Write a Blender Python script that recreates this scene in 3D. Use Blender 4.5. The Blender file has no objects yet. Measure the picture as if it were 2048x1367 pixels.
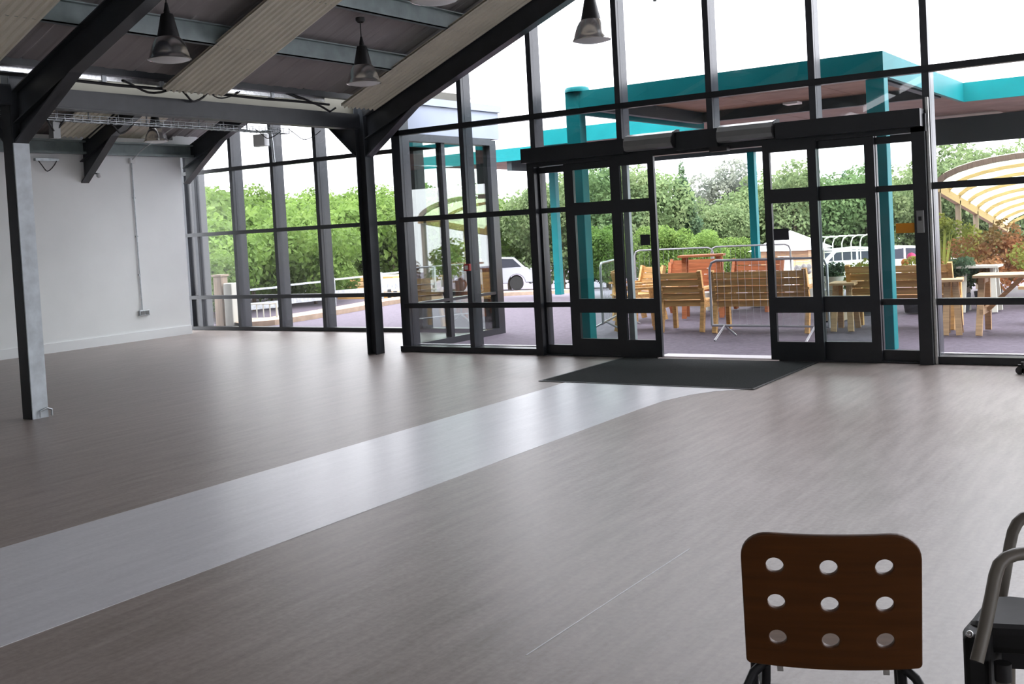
import bpy, math, random
from mathutils import Vector, Matrix
random.seed(7)
SC = bpy.context.scene
COL = SC.collection
PI = math.pi

# ------------------------------------------------------------------ camera, world, sun, exposure
cam_d = bpy.data.cameras.new('camera')
cam = bpy.data.objects.new('camera', cam_d); COL.objects.link(cam)
_r = Vector((0.83161761, 0.55264996, -0.05468253)); _u = Vector((0.02472138, 0.06152799, 0.99779916)); _f = Vector((-0.55479817, 0.83113918, -0.03750549))
cam.matrix_world = Matrix(((_r.x, _u.x, -_f.x, 0), (_r.y, _u.y, -_f.y, 0), (_r.z, _u.z, -_f.z, 1.55), (0, 0, 0, 1)))
cam_d.sensor_width = 36.0; cam_d.sensor_fit = 'HORIZONTAL'
cam_d.lens = 2157.6361 / 2048 * 36
cam_d.shift_y = -(683.5 - 537.77) / 2048
cam_d.clip_end = 400
SC.camera = cam

world = bpy.data.worlds.new('overcast_sky'); SC.world = world; world.use_nodes = True
nt = world.node_tree; nt.nodes.clear()
wo = nt.nodes.new('ShaderNodeOutputWorld'); bg = nt.nodes.new('ShaderNodeBackground')
tc = nt.nodes.new('ShaderNodeTexCoord'); sx = nt.nodes.new('ShaderNodeSeparateXYZ')
mr = nt.nodes.new('ShaderNodeMapRange'); mr.inputs['From Min'].default_value = 0.0; mr.inputs['From Max'].default_value = 1.0
mr.inputs['To Min'].default_value = 1.55; mr.inputs['To Max'].default_value = 4.2
bg.inputs['Color'].default_value = (0.925, 0.945, 1.0, 1)
nt.links.new(tc.outputs['Generated'], sx.inputs[0]); nt.links.new(sx.outputs['Z'], mr.inputs['Value'])
nt.links.new(mr.outputs['Result'], bg.inputs['Strength']); nt.links.new(bg.outputs[0], wo.inputs[0])

sun_d = bpy.data.lights.new('hazy_sun', 'SUN'); sun_d.energy = 1.6; sun_d.angle = math.radians(40); sun_d.color = (1.0, 0.97, 0.92)
sun = bpy.data.objects.new('hazy_sun', sun_d); COL.objects.link(sun)
sun.rotation_euler = (math.radians(38), math.radians(30), 0)

SC.view_settings.view_transform = 'Standard'; SC.view_settings.look = 'None'
SC.view_settings.gamma = 1.0; SC.view_settings.use_curve_mapping = False
SC.view_settings.exposure = 1.45
SC.cycles.max_bounces = 10; SC.cycles.diffuse_bounces = 5; SC.cycles.glossy_bounces = 4
SC.cycles.transparent_max_bounces = 24; SC.cycles.transmission_bounces = 6
SC.cycles.caustics_reflective = False; SC.cycles.caustics_refractive = False
SC.cycles.sample_clamp_indirect = 6.0
SC.cycles.use_denoising = True

# ------------------------------------------------------------------ helpers
class MB:
    def __init__(self): self.v = []; self.f = []
    def add(self, vs, fs):
        o = len(self.v); self.v += [tuple(p) for p in vs]; self.f += [tuple(i + o for i in f) for f in fs]; return self
    def box(self, x0, x1, y0, y1, z0, z1):
        vs = [(x0,y0,z0),(x1,y0,z0),(x1,y1,z0),(x0,y1,z0),(x0,y0,z1),(x1,y0,z1),(x1,y1,z1),(x0,y1,z1)]
        return self.add(vs, [(3,2,1,0),(4,5,6,7),(0,1,5,4),(1,2,6,5),(2,3,7,6),(3,0,4,7)])
    def bar(self, a, b, w, h, up=(0,0,1)):
        """rectangular bar from a to b: w across, h along up"""
        a = Vector(a); b = Vector(b); d = (b-a).normalized(); up = Vector(up)
        s = d.cross(up)
        if s.length < 1e-4: s = d.cross(Vector((1,0,0)))
        s.normalize(); u = s.cross(d).normalized()
        vs = []
        for p in (a, b):
            for i, j in ((-1,-1),(1,-1),(1,1),(-1,1)): vs.append(p + s*(i*w/2) + u*(j*h/2))
        return self.add(vs, [(0,1,2,3),(7,6,5,4),(0,4,5,1),(1,5,6,2),(2,6,7,3),(3,7,4,0)])
    def tube(self, pts, r, n=10, cap=True):
        pts = [Vector(p) for p in pts]; rings = []
        d0 = (pts[1]-pts[0]).normalized()
        ref = Vector((0,0,1)) if abs(d0.z) < .9 else Vector((1,0,0))
        s = d0.cross(ref).normalized()
        for i, p in enumerate(pts):
            if i == 0: d = pts[1]-pts[0]
            elif i == len(pts)-1: d = pts[-1]-pts[-2]
            else: d = (pts[i+1]-pts[i]).normalized() + (pts[i]-pts[i-1]).normalized()
            d.normalize(); s = (s - d*s.dot(d)).normalized(); u = d.cross(s)
            rr = r[i] if isinstance(r, (list, tuple)) else r
            rings.append([p + (s*math.cos(2*PI*k/n) + u*math.sin(2*PI*k/n))*rr for k in range(n)])
        vs = [q for ring in rings for q in ring]; fs = []
        for i in range(len(pts)-1):
            for k in range(n):
                a = i*n+k; b = i*n+(k+1)%n; fs.append((a, b, b+n, a+n))
        if cap: fs.append(tuple(range(n-1,-1,-1))); fs.append(tuple(range((len(pts)-1)*n, len(pts)*n)))
        return self.add(vs, fs)
    def lathe(self, prof, c=(0,0,0), n=24):
        """profile [(r,z)...] spun round the vertical through c"""
        vs = []; fs = []
        for r, z in prof:
            for k in range(n):
                a = 2*PI*k/n; vs.append((c[0]+r*math.cos(a), c[1]+r*math.sin(a), c[2]+z))
        for i in range(len(prof)-1):
            for k in range(n):
                a = i*n+k; b = i*n+(k+1)%n; fs.append((a, b, b+n, a+n))
        return self.add(vs, fs)
    def prism(self, poly, f0, f1):
        """polygon of n points; f0(p), f1(p) give its two faces in 3D"""
        n = len(poly); vs = [f0(p) for p in poly] + [f1(p) for p in poly]
        fs = [tuple(range(n-1,-1,-1)), tuple(range(n, 2*n))] + [(i, (i+1)%n, (i+1)%n+n, i+n) for i in range(n)]
        return self.add(vs, fs)
    def prism_y(self, poly, y0, y1):  return self.prism(poly, lambda p:(p[0],y0,p[1]), lambda p:(p[0],y1,p[1]))
    def prism_x(self, poly, x0, x1):  return self.prism(poly, lambda p:(x0,p[0],p[1]), lambda p:(x1,p[0],p[1]))
    def prism_z(self, poly, z0, z1):  return self.prism(poly, lambda p:(p[0],p[1],z0), lambda p:(p[0],p[1],z1))
    def sphere(self, c, r, n=10, m=7):
        if not isinstance(r, tuple): r = (r, r, r)
        vs = [(c[0],c[1],c[2]-r[2])]; fs = []
        for i in range(1, m):
            t = -PI/2 + PI*i/m
            for k in range(n):
                a = 2*PI*k/n; vs.append((c[0]+r[0]*math.cos(t)*math.cos(a), c[1]+r[1]*math.cos(t)*math.sin(a), c[2]+r[2]*math.sin(t)))
        vs.append((c[0],c[1],c[2]+r[2])); top = len(vs)-1
        for k in range(n): fs.append((0, 1+(k+1)%n, 1+k)); fs.append((top, 1+(m-2)*n+k, 1+(m-2)*n+(k+1)%n))
        for i in range(m-2):
            for k in range(n):
                a = 1+i*n+k; b = 1+i*n+(k+1)%n; fs.append((a, b, b+n, a+n))
        return self.add(vs, fs)
    def mesh(self, name, m, off=(0,0,0), smooth=False):
        me = bpy.data.meshes.new(name)
        me.from_pydata([(v[0]-off[0], v[1]-off[1], v[2]-off[2]) for v in self.v], [], self.f)
        if m: me.materials.append(m)
        if smooth:
            for p in me.polygons: p.use_smooth = True
        me.update(); return me
    def build(self, name, m, parent=None, smooth=False, bevel=0.0, world=True):
        """ONE mesh object; coordinates are world ones unless world=False (then local to parent)"""
        off = world_loc(parent) if (parent and world) else (0,0,0)
        o = bpy.data.objects.new(name, self.mesh(name, m, off, smooth)); COL.objects.link(o)
        if parent: o.parent = parent
        if bevel:
            b = o.modifiers.new('bevel', 'BEVEL'); b.width = bevel; b.segments = 2; b.limit_method = 'ANGLE'
        if smooth and not bevel:
            try: o.data.set_sharp_from_angle(angle=math.radians(40))
            except Exception: pass
        return o

def world_loc(o):
    l = Vector(o.location); p = o.parent
    while p: l += Vector(p.location); p = p.parent
    return l
def tag(o, label=None, cat=None, group=None, kind=None):
    if label: o['label'] = label
    if cat: o['category'] = cat
    if group: o['group'] = group
    if kind: o['kind'] = kind
    return o
def thing(name, label, cat, loc=(0,0,0), rz=0.0, group=None, kind=None):
    o = bpy.data.objects.new(name, None); COL.objects.link(o); o.empty_display_size = .1
    o.location = loc; o.rotation_euler = (0,0,rz)
    return tag(o, label, cat, group, kind)
def dup(root, loc, rz=None, label=None, scale=None, group=None):
    r = root.copy(); COL.objects.link(r); r.location = loc
    if rz is not None: r.rotation_euler = (0,0,rz)
    if scale is not None: r.scale = scale if isinstance(scale, tuple) else (scale,)*3
    if label: r['label'] = label
    if group: r['group'] = group
    for ch in list(root.children):
        c = ch.copy(); COL.objects.link(c); c.parent = r
        for g in list(ch.children):
            d = g.copy(); COL.objects.link(d); d.parent = c
    return r

def mat(name, col, rough=.6, metal=0.0, var=0.0, scale=8.0, stretch=(1,1,1), bump=0.0, spec=.5, col2=None, coord='Object'):
    m = bpy.data.materials.new(name); m.use_nodes = True; n = m.node_tree; p = n.nodes['Principled BSDF']
    c = (*col, 1); p.inputs['Base Color'].default_value = c; p.inputs['Roughness'].default_value = rough
    p.inputs['Metallic'].default_value = metal; p.inputs['Specular IOR Level'].default_value = spec
    if var or bump or col2:
        t = n.nodes.new('ShaderNodeTexCoord'); mp = n.nodes.new('ShaderNodeMapping'); mp.inputs['Scale'].default_value = stretch
        no = n.nodes.new('ShaderNodeTexNoise'); no.inputs['Scale'].default_value = scale; no.inputs['Detail'].default_value = 5
        n.links.new(t.outputs[coord], mp.inputs[0]); n.links.new(mp.outputs[0], no.inputs['Vector'])
        if var or col2:
            r = n.nodes.new('ShaderNodeValToRGB'); r.color_ramp.elements[0].position = .3; r.color_ramp.elements[1].position = .7
            b2 = col2 or tuple(min(1, x*(1+var)) for x in col); a2 = col if col2 else tuple(x*(1-var) for x in col)
            r.color_ramp.elements[0].color = (*a2, 1); r.color_ramp.elements[1].color = (*b2, 1)
            n.links.new(no.outputs['Fac'], r.inputs[0]); n.links.new(r.outputs[0], p.inputs['Base Color'])
        if bump:
            b = n.nodes.new('ShaderNodeBump'); b.inputs['Strength'].default_value = bump; b.inputs['Distance'].default_value = .02
            n.links.new(no.outputs['Fac'], b.inputs['Height']); n.links.new(b.outputs[0], p.inputs['Normal'])
    return m

def glass_mat(name, tint, refl=1.0):
    """thin window glass: clear, with a mirror on its faces that grows towards grazing angles (Schlick)"""
    m = bpy.data.materials.new(name); m.use_nodes = True; n = m.node_tree; n.nodes.clear()
    o = n.nodes.new('ShaderNodeOutputMaterial'); mx = n.nodes.new('ShaderNodeMixShader'); tr = n.nodes.new('ShaderNodeBsdfTransparent')
    gl = n.nodes.new('ShaderNodeBsdfGlossy'); ge = n.nodes.new('ShaderNodeNewGeometry'); dt = n.nodes.new('ShaderNodeVectorMath'); dt.operation = 'DOT_PRODUCT'
    tr.inputs[0].default_value = (*tint, 1); gl.inputs['Roughness'].default_value = 0.0
    n.links.new(ge.outputs['Incoming'], dt.inputs[0]); n.links.new(ge.outputs['Normal'], dt.inputs[1])
    def op(k, a, b):
        q = n.nodes.new('ShaderNodeMath'); q.operation = k
        for i, v in enumerate((a, b)):
            if v is None: continue
            if isinstance(v, (int, float)): q.inputs[i].default_value = v
            else: n.links.new(v, q.inputs[i])
        return q.outputs[0]
    c = op('ABSOLUTE', dt.outputs['Value'], None); k = op('POWER', op('SUBTRACT', 1.0, c), 5.0)
    f = op('MULTIPLY', op('ADD', op('MULTIPLY', k, .96), .04), refl)
    n.links.new(f, mx.inputs[0])
    n.links.new(tr.outputs[0], mx.inputs[1]); n.links.new(gl.outputs[0], mx.inputs[2]); n.links.new(mx.outputs[0], o.inputs[0])
    return m

def foliage_mat(name, c1, c2, c3):
    m = bpy.data.materials.new(name); m.use_nodes = True; n = m.node_tree; p = n.nodes['Principled BSDF']
    t = n.nodes.new('ShaderNodeTexCoord'); no = n.nodes.new('ShaderNodeTexNoise'); no.inputs['Scale'].default_value = 1.3; no.inputs['Detail'].default_value = 6
    r = n.nodes.new('ShaderNodeValToRGB'); e = r.color_ramp.elements
    e[0].position = .33; e[0].color = (*c1, 1); e[1].position = .68; e[1].color = (*c3, 1)
    k = e.new(.5); k.color = (*c2, 1)
    oi = n.nodes.new('ShaderNodeObjectInfo'); hs = n.nodes.new('ShaderNodeHueSaturation')
    mr_ = n.nodes.new('ShaderNodeMapRange'); mr_.inputs['To Min'].default_value = .8; mr_.inputs['To Max'].default_value = 1.25
    n.links.new(t.outputs['Object'], no.inputs['Vector']); n.links.new(no.outputs['Fac'], r.inputs[0])
    n.links.new(oi.outputs['Random'], mr_.inputs['Value']); n.links.new(mr_.outputs[0], hs.inputs['Value'])
    n.links.new(r.outputs[0], hs.inputs['Color']); n.links.new(hs.outputs[0], p.inputs['Base Color'])
    p.inputs['Roughness'].default_value = .7; p.inputs['Specular IOR Level'].default_value = .2
    tl = n.nodes.new('ShaderNodeBsdfTranslucent'); mx = n.nodes.new('ShaderNodeMixShader'); mx.inputs[0].default_value = .5
    n.links.new(hs.outputs[0], tl.inputs[0]); n.links.new(p.outputs[0], mx.inputs[1]); n.links.new(tl.outputs[0], mx.inputs[2])
    n.links.new(mx.outputs[0], n.nodes['Material Output'].inputs[0])
    return m

# ------------------------------------------------------------------ materials
M = {}
M['dark_steel'] = mat('dark_grey_painted_steel', (.030,.034,.040), .38, 0, .2, 6)
M['frame_black'] = mat('black_powder_coat', (.012,.014,.017), .35, 0, .15, 20)
M['mullion'] = mat('slate_powder_coat', (.034,.038,.046), .3, 0, .12, 15)
M['galv'] = mat('galvanised_steel', (.46,.49,.51), .38, .75, .25, 14)
M['plate'] = mat('pale_grey_plate', (.62,.68,.72), .55, 0, .16, 9)
M['shiny'] = mat('bright_zinc_conduit', (.72,.73,.74), .22, .9, .2, 30)
M['purlin'] = mat('grey_green_purlin', (.25,.31,.31), .45, 0, .15, 6)
M['roof'] = mat('dark_grey_roof_liner', (.33,.31,.31), .5, 0, .12, 2.0)
M['liner'] = mat('cream_ribbed_liner', (.74,.71,.60), .55, 0, .06, 4)
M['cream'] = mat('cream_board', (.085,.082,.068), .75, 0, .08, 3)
M['wall'] = mat('white_wall_paint', (.86,.88,.88), .6, 0, .03, 1.5)
M['skirt'] = mat('white_skirting', (.86,.88,.89), .4)
M['glass'] = glass_mat('window_glass', (.955,.95,.955), .9)
M['glass_green'] = glass_mat('tinted_door_glass', (.80,.865,.84), .9)
M['glass_return'] = glass_mat('reflective_side_glass', (.84,.92,.87), 4.0)
M['black'] = mat('black_plastic', (.010,.010,.011), .45)
M['sticker'] = mat('dark_sticker', (.02,.02,.028), .5)
M['mat'] = mat('charcoal_entrance_mat', (.020,.022,.022), .95, 0, .3, 90, bump=.4, spec=.1)
M['alu'] = mat('brushed_aluminium', (.60,.60,.58), .3, .9, .12, 40, (1,8,1))
M['mirror'] = mat('polished_aluminium_bell', (.80,.79,.78), .2, 1.0, .08, 12)
M['operator'] = mat('pewter_plastic_cover', (.20,.205,.205), .35, .3, .06, 8)
M['threshold'] = mat('aluminium_threshold', (.72,.70,.74), .35, .4)
M['white_plastic'] = mat('white_plastic', (.75,.76,.76), .4)
M['red'] = mat('red_plastic', (.35,.02,.02), .4)
M['amber'] = mat('amber_sign_face', (.62,.25,.01), .5)
M['teal'] = mat('teal_painted_steel', (.006,.185,.20), .45, 0, .08, 3, spec=.15)
M['teal_far'] = M['teal']
M['dark_beam'] = mat('dark_green_grey_steel', (.012,.026,.030), .5)
M['soffit'] = mat('brown_ply_soffit', (.36,.25,.20), .7, 0, .18, 2.5)
M['clad'] = mat('pale_blue_grey_cladding', (.25,.29,.37), .45, .0, .05, 2)
M['tarmac'] = mat('tarmac', (.105,.088,.112), .85, 0, .22, 18, bump=.3, spec=.25, coord='Object')
M['kerb'] = mat('sandy_kerb', (.34,.25,.18), .85, 0, .2, 6)
M['wood'] = mat('golden_timber', (.60,.36,.14), .6, 0, .28, 3, (1.2,14,14), spec=.3)
M['wood_x'] = M['wood']
M['wood_pale'] = mat('pale_timber', (.60,.40,.22), .6, 0, .22, 3, (1.2,14,14), spec=.3)
M['wood_red'] = mat('red_brown_timber', (.42,.15,.065), .6, 0, .25, 3, (1.2,14,14), spec=.3)
M['wood_grey'] = mat('weathered_timber', (.30,.23,.17), .75, 0, .2, 3, (10,10,1))
M['steel_wire'] = mat('galvanised_barrier', (.40,.40,.42), .4, .6)
M['chair_wood'] = mat('brown_stained_plywood', (.085,.030,.007), .42, 0, .16, 4, (1,1,14), spec=.25)
M['chair_seat'] = mat('pale_brown_plywood', (.15,.085,.05), .75, 0, .12, 4, (1,14,1))
M['chair_frame'] = mat('dark_graphite_tube', (.022,.022,.024), .35, .5)
M['taupe'] = mat('taupe_painted_tube', (.17,.152,.125), .4, 0)
M['vinyl'] = mat('black_vinyl_upholstery', (.008,.008,.008), .6, 0, .2, 30, spec=.25)
M['car'] = mat('silver_car_paint', (.46,.48,.52), .25, .35)
M['car_white'] = mat('white_car_paint', (.75,.76,.78), .3)
M['car_glass'] = mat('dark_car_glass', (.03,.035,.045), .08)
M['tyre'] = mat('tyre_rubber', (.012,.012,.012), .8)
M['lens_red'] = mat('red_tail_lens', (.55,.01,.03), .2)
M['poly'] = bpy.data.materials.new('translucent_roof_sheet'); M['poly'].use_nodes = True
_n = M['poly'].node_tree; _t = _n.nodes.new('ShaderNodeBsdfTranslucent'); _t.inputs[0].default_value = (.54,.64,.42,1); _m = _n.nodes.new('ShaderNodeMixShader'); _m.inputs[0].default_value = .75
_p = _n.nodes['Principled BSDF']; _p.inputs['Base Color'].default_value = (.54,.64,.42,1); _p.inputs['Roughness'].default_value = .4
_n.links.new(_p.outputs[0], _m.inputs[1]); _n.links.new(_t.outputs[0], _m.inputs[2]); _n.links.new(_m.outputs[0], _n.nodes['Material Output'].inputs[0])
M['pot'] = mat('dark_plant_pot', (.022,.026,.034), .7)
M['white_pot'] = mat('off_white_planter', (.55,.55,.48), .7)
M['bark'] = mat('bark', (.10,.07,.05), .9, 0, .3, 8)
M['lime'] = foliage_mat('lime_foliage', (.085,.145,.035), (.115,.19,.042), (.165,.245,.06))
M['mid'] = foliage_mat('mid_green_foliage', (.075,.12,.05), (.14,.20,.085), (.22,.28,.13))
M['dark_leaf'] = foliage_mat('dark_conifer_foliage', (.04,.08,.045), (.075,.125,.065), (.125,.18,.095))
M['grey_leaf'] = foliage_mat('grey_pine_foliage', (.11,.13,.11), (.18,.20,.165), (.26,.28,.22))
M['red_leaf'] = foliage_mat('red_photinia_foliage', (.22,.18,.06), (.42,.22,.10), (.62,.26,.13))
M['olive_leaf'] = foliage_mat('yellow_green_foliage', (.20,.25,.06), (.38,.42,.10), (.55,.55,.17))
M['pink'] = mat('pink_flower', (.65,.06,.20), .6)
M['orange'] = mat('orange_flower', (.65,.25,.06), .6)

def floor_material(name, dark, light, rough):
    m = bpy.data.materials.new(name); m.use_nodes = True; n = m.node_tree; p = n.nodes['Principled BSDF']
    t = n.nodes.new('ShaderNodeTexCoord'); mp = n.nodes.new('ShaderNodeMapping'); mp.inputs['Scale'].default_value = (9,1.1,1)
    a = n.nodes.new('ShaderNodeTexNoise'); a.inputs['Scale'].default_value = 1.5; a.inputs['Detail'].default_value = 8; a.inputs['Roughness'].default_value = .65
    b = n.nodes.new('ShaderNodeTexNoise'); b.inputs['Scale'].default_value = 38; b.inputs['Detail'].default_value = 6
    mx = n.nodes.new('ShaderNodeMix'); mx.data_type = 'FLOAT'; mx.inputs['Factor'].default_value = .35
    r = n.nodes.new('ShaderNodeValToRGB'); r.color_ramp.elements[0].position = .36; r.color_ramp.elements[1].position = .64
    r.color_ramp.elements[0].color = (*dark, 1); r.color_ramp.elements[1].color = (*light, 1)
    n.links.new(t.outputs['Object'], mp.inputs[0]); n.links.new(mp.outputs[0], a.inputs['Vector']); n.links.new(t.outputs['Object'], b.inputs['Vector'])
    n.links.new(a.outputs['Fac'], mx.inputs[2]); n.links.new(b.outputs['Fac'], mx.inputs[3]); n.links.new(mx.outputs[0], r.inputs[0])
    n.links.new(r.outputs[0], p.inputs['Base Color'])
    rr = n.nodes.new('ShaderNodeMapRange'); rr.inputs['To Min'].default_value = rough-.06; rr.inputs['To Max'].default_value = rough+.08
    n.links.new(mx.outputs[0], rr.inputs['Value']); n.links.new(rr.outputs[0], p.inputs['Roughness'])
    bp = n.nodes.new('ShaderNodeBump'); bp.inputs['Strength'].default_value = .2; bp.inputs['Distance'].default_value = .006
    n.links.new(mx.outputs[0], bp.inputs['Height']); n.links.new(bp.outputs[0], p.inputs['Normal'])
    p.inputs['Specular IOR Level'].default_value = .5
    return m
M['floor'] = floor_material('taupe_vinyl_floor', (.180,.149,.130), (.315,.270,.251), .37)
M['stripe'] = floor_material('pale_grey_vinyl_floor', (.50,.50,.53), (.62,.62,.65), .30)

# ------------------------------------------------------------------ room levels
D = 11.04            # inner face of the front glazing
DL = 13.27           # inner face of the glazing of the side aisle
XW = -15.40          # white side wall
def z_low(x):  return 3.138 + .41*(x + 8.55)      # underside of the main rafters
def z_top(x):  return z_low(x) + .31
def zl_low(x): return 3.0 + .41*(x + 15.40) if x < -12.45 else 3.0 + .41*2.95 - .41*(x + 12.45)
def zl_top(x): return zl_low(x) + .31

# ------------------------------------------------------------------ SETTING
fl = MB().prism_z([(-16.2,-5),(9.6,-5),(9.6,D+.2),(-9.2,D+.2),(-9.2,DL+.2),(-16.2,DL+.2)], -.12, 0).build('floor', M['floor'])
tag(fl, 'taupe streaked vinyl floor of the empty hall', 'floor', kind='structure')
stp = [(-5.47,-5),(-4.11,-5),(-4.11,7.9),(-4.09,8.35),(-4.0,8.7),(-3.86,8.95),(-3.61,9.13),(-5.52,9.13),(-5.50,8.6)]
MB().prism_z(stp, -.001, .0025).build('pale_strip', M['stripe'], fl)['label'] = 'pale grey inlaid walkway strip'
MB().bar((-2.167,3.2,.0008),(-2.155,4.6,.0008),.004,.002).build('seam', M['stripe'], fl)

wl = MB().box(XW-.25, XW, -5, 12.72, 0, 3.42).build('wall_left', M['wall'])
tag(wl, 'white painted side wall left of the hall', 'wall', kind='structure')
MB().box(-16.2, XW-.25, 12.60, 12.72, 0, 3.42).build('wall_return', M['wall'], wl)
MB().box(-16.3, XW-.02, 12.60, 13.56, 3.22, 3.60).build('wall_head', M['wall'], wl)
bl = MB().box(XW, XW+.02, -5, 12.72, 0, .15).build('baseboard_left', M['skirt'])
tag(bl, 'white skirting board along the white side wall', 'baseboard', kind='structure')
wb = MB().prism_y([(-15.4,0),(9.6,0),(9.6,3.2),(0,6.95),(-9.3,3.2),(-12.45,4.5),(-15.4,3.3)], -5.2, -5).build('wall_back', M['wall'])
tag(wb, 'white wall behind the viewer', 'wall', kind='structure')
wr = MB().box(9.6, 9.8, -5.2, D+.2, 0, .35).box(9.6, 9.8, -5.2, D+.2, 2.9, 3.2).build('wall_right', M['wall'])
tag(wr, 'white side wall right of the hall with an added window band, out of view', 'wall', kind='structure')
w4 = thing('window_added', 'unseen window band added in the right hand wall to bring daylight in', 'window', (9.7, 3, .35), kind='structure')  # band out of view, added so that daylight enters from the right
for k in range(15):
    y = -5.2 + k*1.155
    MB().box(9.62, 9.76, y, y+.06, .35, 2.9).build('mullion', M['mullion'], w4)
    if k < 14: MB().box(9.68, 9.692, y+.06, y+1.155, .35, 2.9).build('pane', M['glass'], w4)

# ground outside: flat by the doors, falling away to the car park
gm = MB(); gx = [-90,-60,-40,-30,-24,-18,-14,-9.2,-6,-2,2,6,12,25,50]; gy = [11.05,12,13.3,15,18,20,22,26,30,36,44,60,90,140]
def gz(y): return -.02 - .06*max(0, y-20) if y < 60 else -2.42
vs = [(x, max(y, D+.17) if x > -9.3 else y, gz(y)) for y in gy for x in gx]
fs = [(j*len(gx)+i, j*len(gx)+i+1, (j+1)*len(gx)+i+1, (j+1)*len(gx)+i) for j in range(len(gy)-1) for i in range(len(gx)-1) if not (gx[i] < -9.3 and gy[j] < 13.2)]
gd = gm.add(vs, fs).build('ground', M['tarmac']); tag(gd, 'purple grey tarmac yard outside the glazing', 'ground', kind='structure')

# ------------------------------------------------------------------ ceiling
ceil = thing('ceiling', 'dark grey roof lining with purlins and ribbed cream strips', 'ceiling', (0,0,0), kind='structure')
def slope_sheet(x0, x1, y0, y1, zf, t, ribs, h):
    """roof sheet running up the slope, ribs along the slope every (y1-y0)/ribs"""
    b = MB(); prof = []
    if ribs:
        w = (y1-y0)/ribs
        for i in range(ribs):
            a = y0 + i*w
            prof += [(a, 0), (a+w*.55, 0), (a+w*.65, -h), (a+w*.9, -h)]
        prof.append((y1, 0))
    else: prof = [(y0,0),(y1,0)]
    n = len(prof); vs = []
    for x in (x0, x1):
        for y, d in prof: vs.append((x, y, zf(x)+d))
    for x in (x0, x1): vs += [(x, y0, zf(x)+t), (x, y1, zf(x)+t)]
    fs = [(i, i+1, n+i+1, n+i) for i in range(n-1)]
    k = 2*n; fs += [(k, k+2, k+3, k+1)]
    fs += [tuple(list(range(n-1,-1,-1)) + [k, k+1]), tuple(list(range(n, 2*n)) + [k+3, k+2])]
    return b.add(vs, fs)
sheet_z = lambda x: z_top(x) + .21
strip_z = lambda x: z_top(x) - .012
# main roof, left slope: sheets of about a metre between rafters, y from -5 to D+.2
ys = [-5, -3.6, -2.2, -.8, .6, 2.0, 3.3, 4.6, 5.9, 7.15, 8.35, 9.55, 10.7, 11.35]
for a, b in zip(ys[:-1], ys[1:]):
    slope_sheet(-9.3, 0, a+.006, b-.006, sheet_z, .03, 5, .006).build('roof_sheet', M['roof'], ceil)
for y0 in (-.8, 1.95, 4.70, 7.40, 10.10):
    slope_sheet(-9.16, -.05, y0, y0+.385, strip_z, .03, 5, .022).build('ribbed_strip', M['liner'], ceil)
    slope_sheet(-9.16, -.05, y0+.40, y0+.80, strip_z, .03, 5, .022).build('ribbed_strip', M['liner'], ceil)
# right slope (out of the picture, closes the hall)
rs = MB().prism_y([(0,6.93+.03),(9.7,2.99),(9.7,3.05),(0,7.03)], -5, D+.3).build('roof_sheet', M['roof'], ceil)
# purlins: Z sections along y
def purlin(x, zf, y0, y1):
    z = zf(x)
    return MB().box(x-.035, x+.035, y0, y1, z, z+.012).box(x+.023, x+.035, y0, y1, z, z+.2).box(x+.023, x+.085, y0, y1, z+.188, z+.2)
for k in range(0, 10):
    purlin(-8.36 + .88*k, z_top, -4.9, D+.1).build('purlin', M['purlin'], ceil)
MB().box(-9.36, -9.26, -4.9, D+.1, z_top(-9.3)+.16, z_top(-9.3)+.24).build('eaves_purlin', M['dark_steel'], ceil)
# side aisle roof, both slopes
ysl = [-5, -3, -1, 1, 3, 4.9, 6.1, 7.3, 8.5, 9.7, 10.9, 12.1, 13.55]
for i, (a, b) in enumerate(zip(ysl[:-1], ysl[1:])):
    slope_sheet(-15.65, -12.45, a+.006, b-.006, lambda x: zl_top(x)+.2, .03, 5, .012).build('roof_sheet', M['roof'] if i % 2 else M['liner'], ceil)
    slope_sheet(-12.45, -9.62, a+.006, b-.006, lambda x: zl_top(x)+.2, .03, 5, .012).build('roof_sheet', M['roof'], ceil)
for y0 in (4.70, 7.40, 8.9, 10.1):
    slope_sheet(-15.2, -12.5, y0, y0+.8, lambda x: zl_top(x)-.012, .03, 8, .022).build('ribbed_strip', M['liner'], ceil)
for x in (-14.5, -13.6, -12.75): purlin(x, zl_top, -4.9, 13.3).build('purlin', M['purlin'], ceil)
for x in (-12.1, -11.2, -10.3): purlin(x, zl_top, -4.9, 13.3).build('purlin', M['purlin'], ceil)
MB().box(XW-.02, XW+.10, -4.9, 12.95, 3.12, 3.16).box(XW-.02, XW+.02, -4.9, 12.95, 3.12, 3.34).box(XW-.02, XW+.10, -4.9, 12.95, 3.31, 3.34).build('eaves_purlin', M['purlin'], ceil)
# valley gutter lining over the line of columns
MB().box(-9.62, -9.56, -5, 13.4, 3.145, 3.60).build('gutter_lining', M['cream'], ceil)

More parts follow.
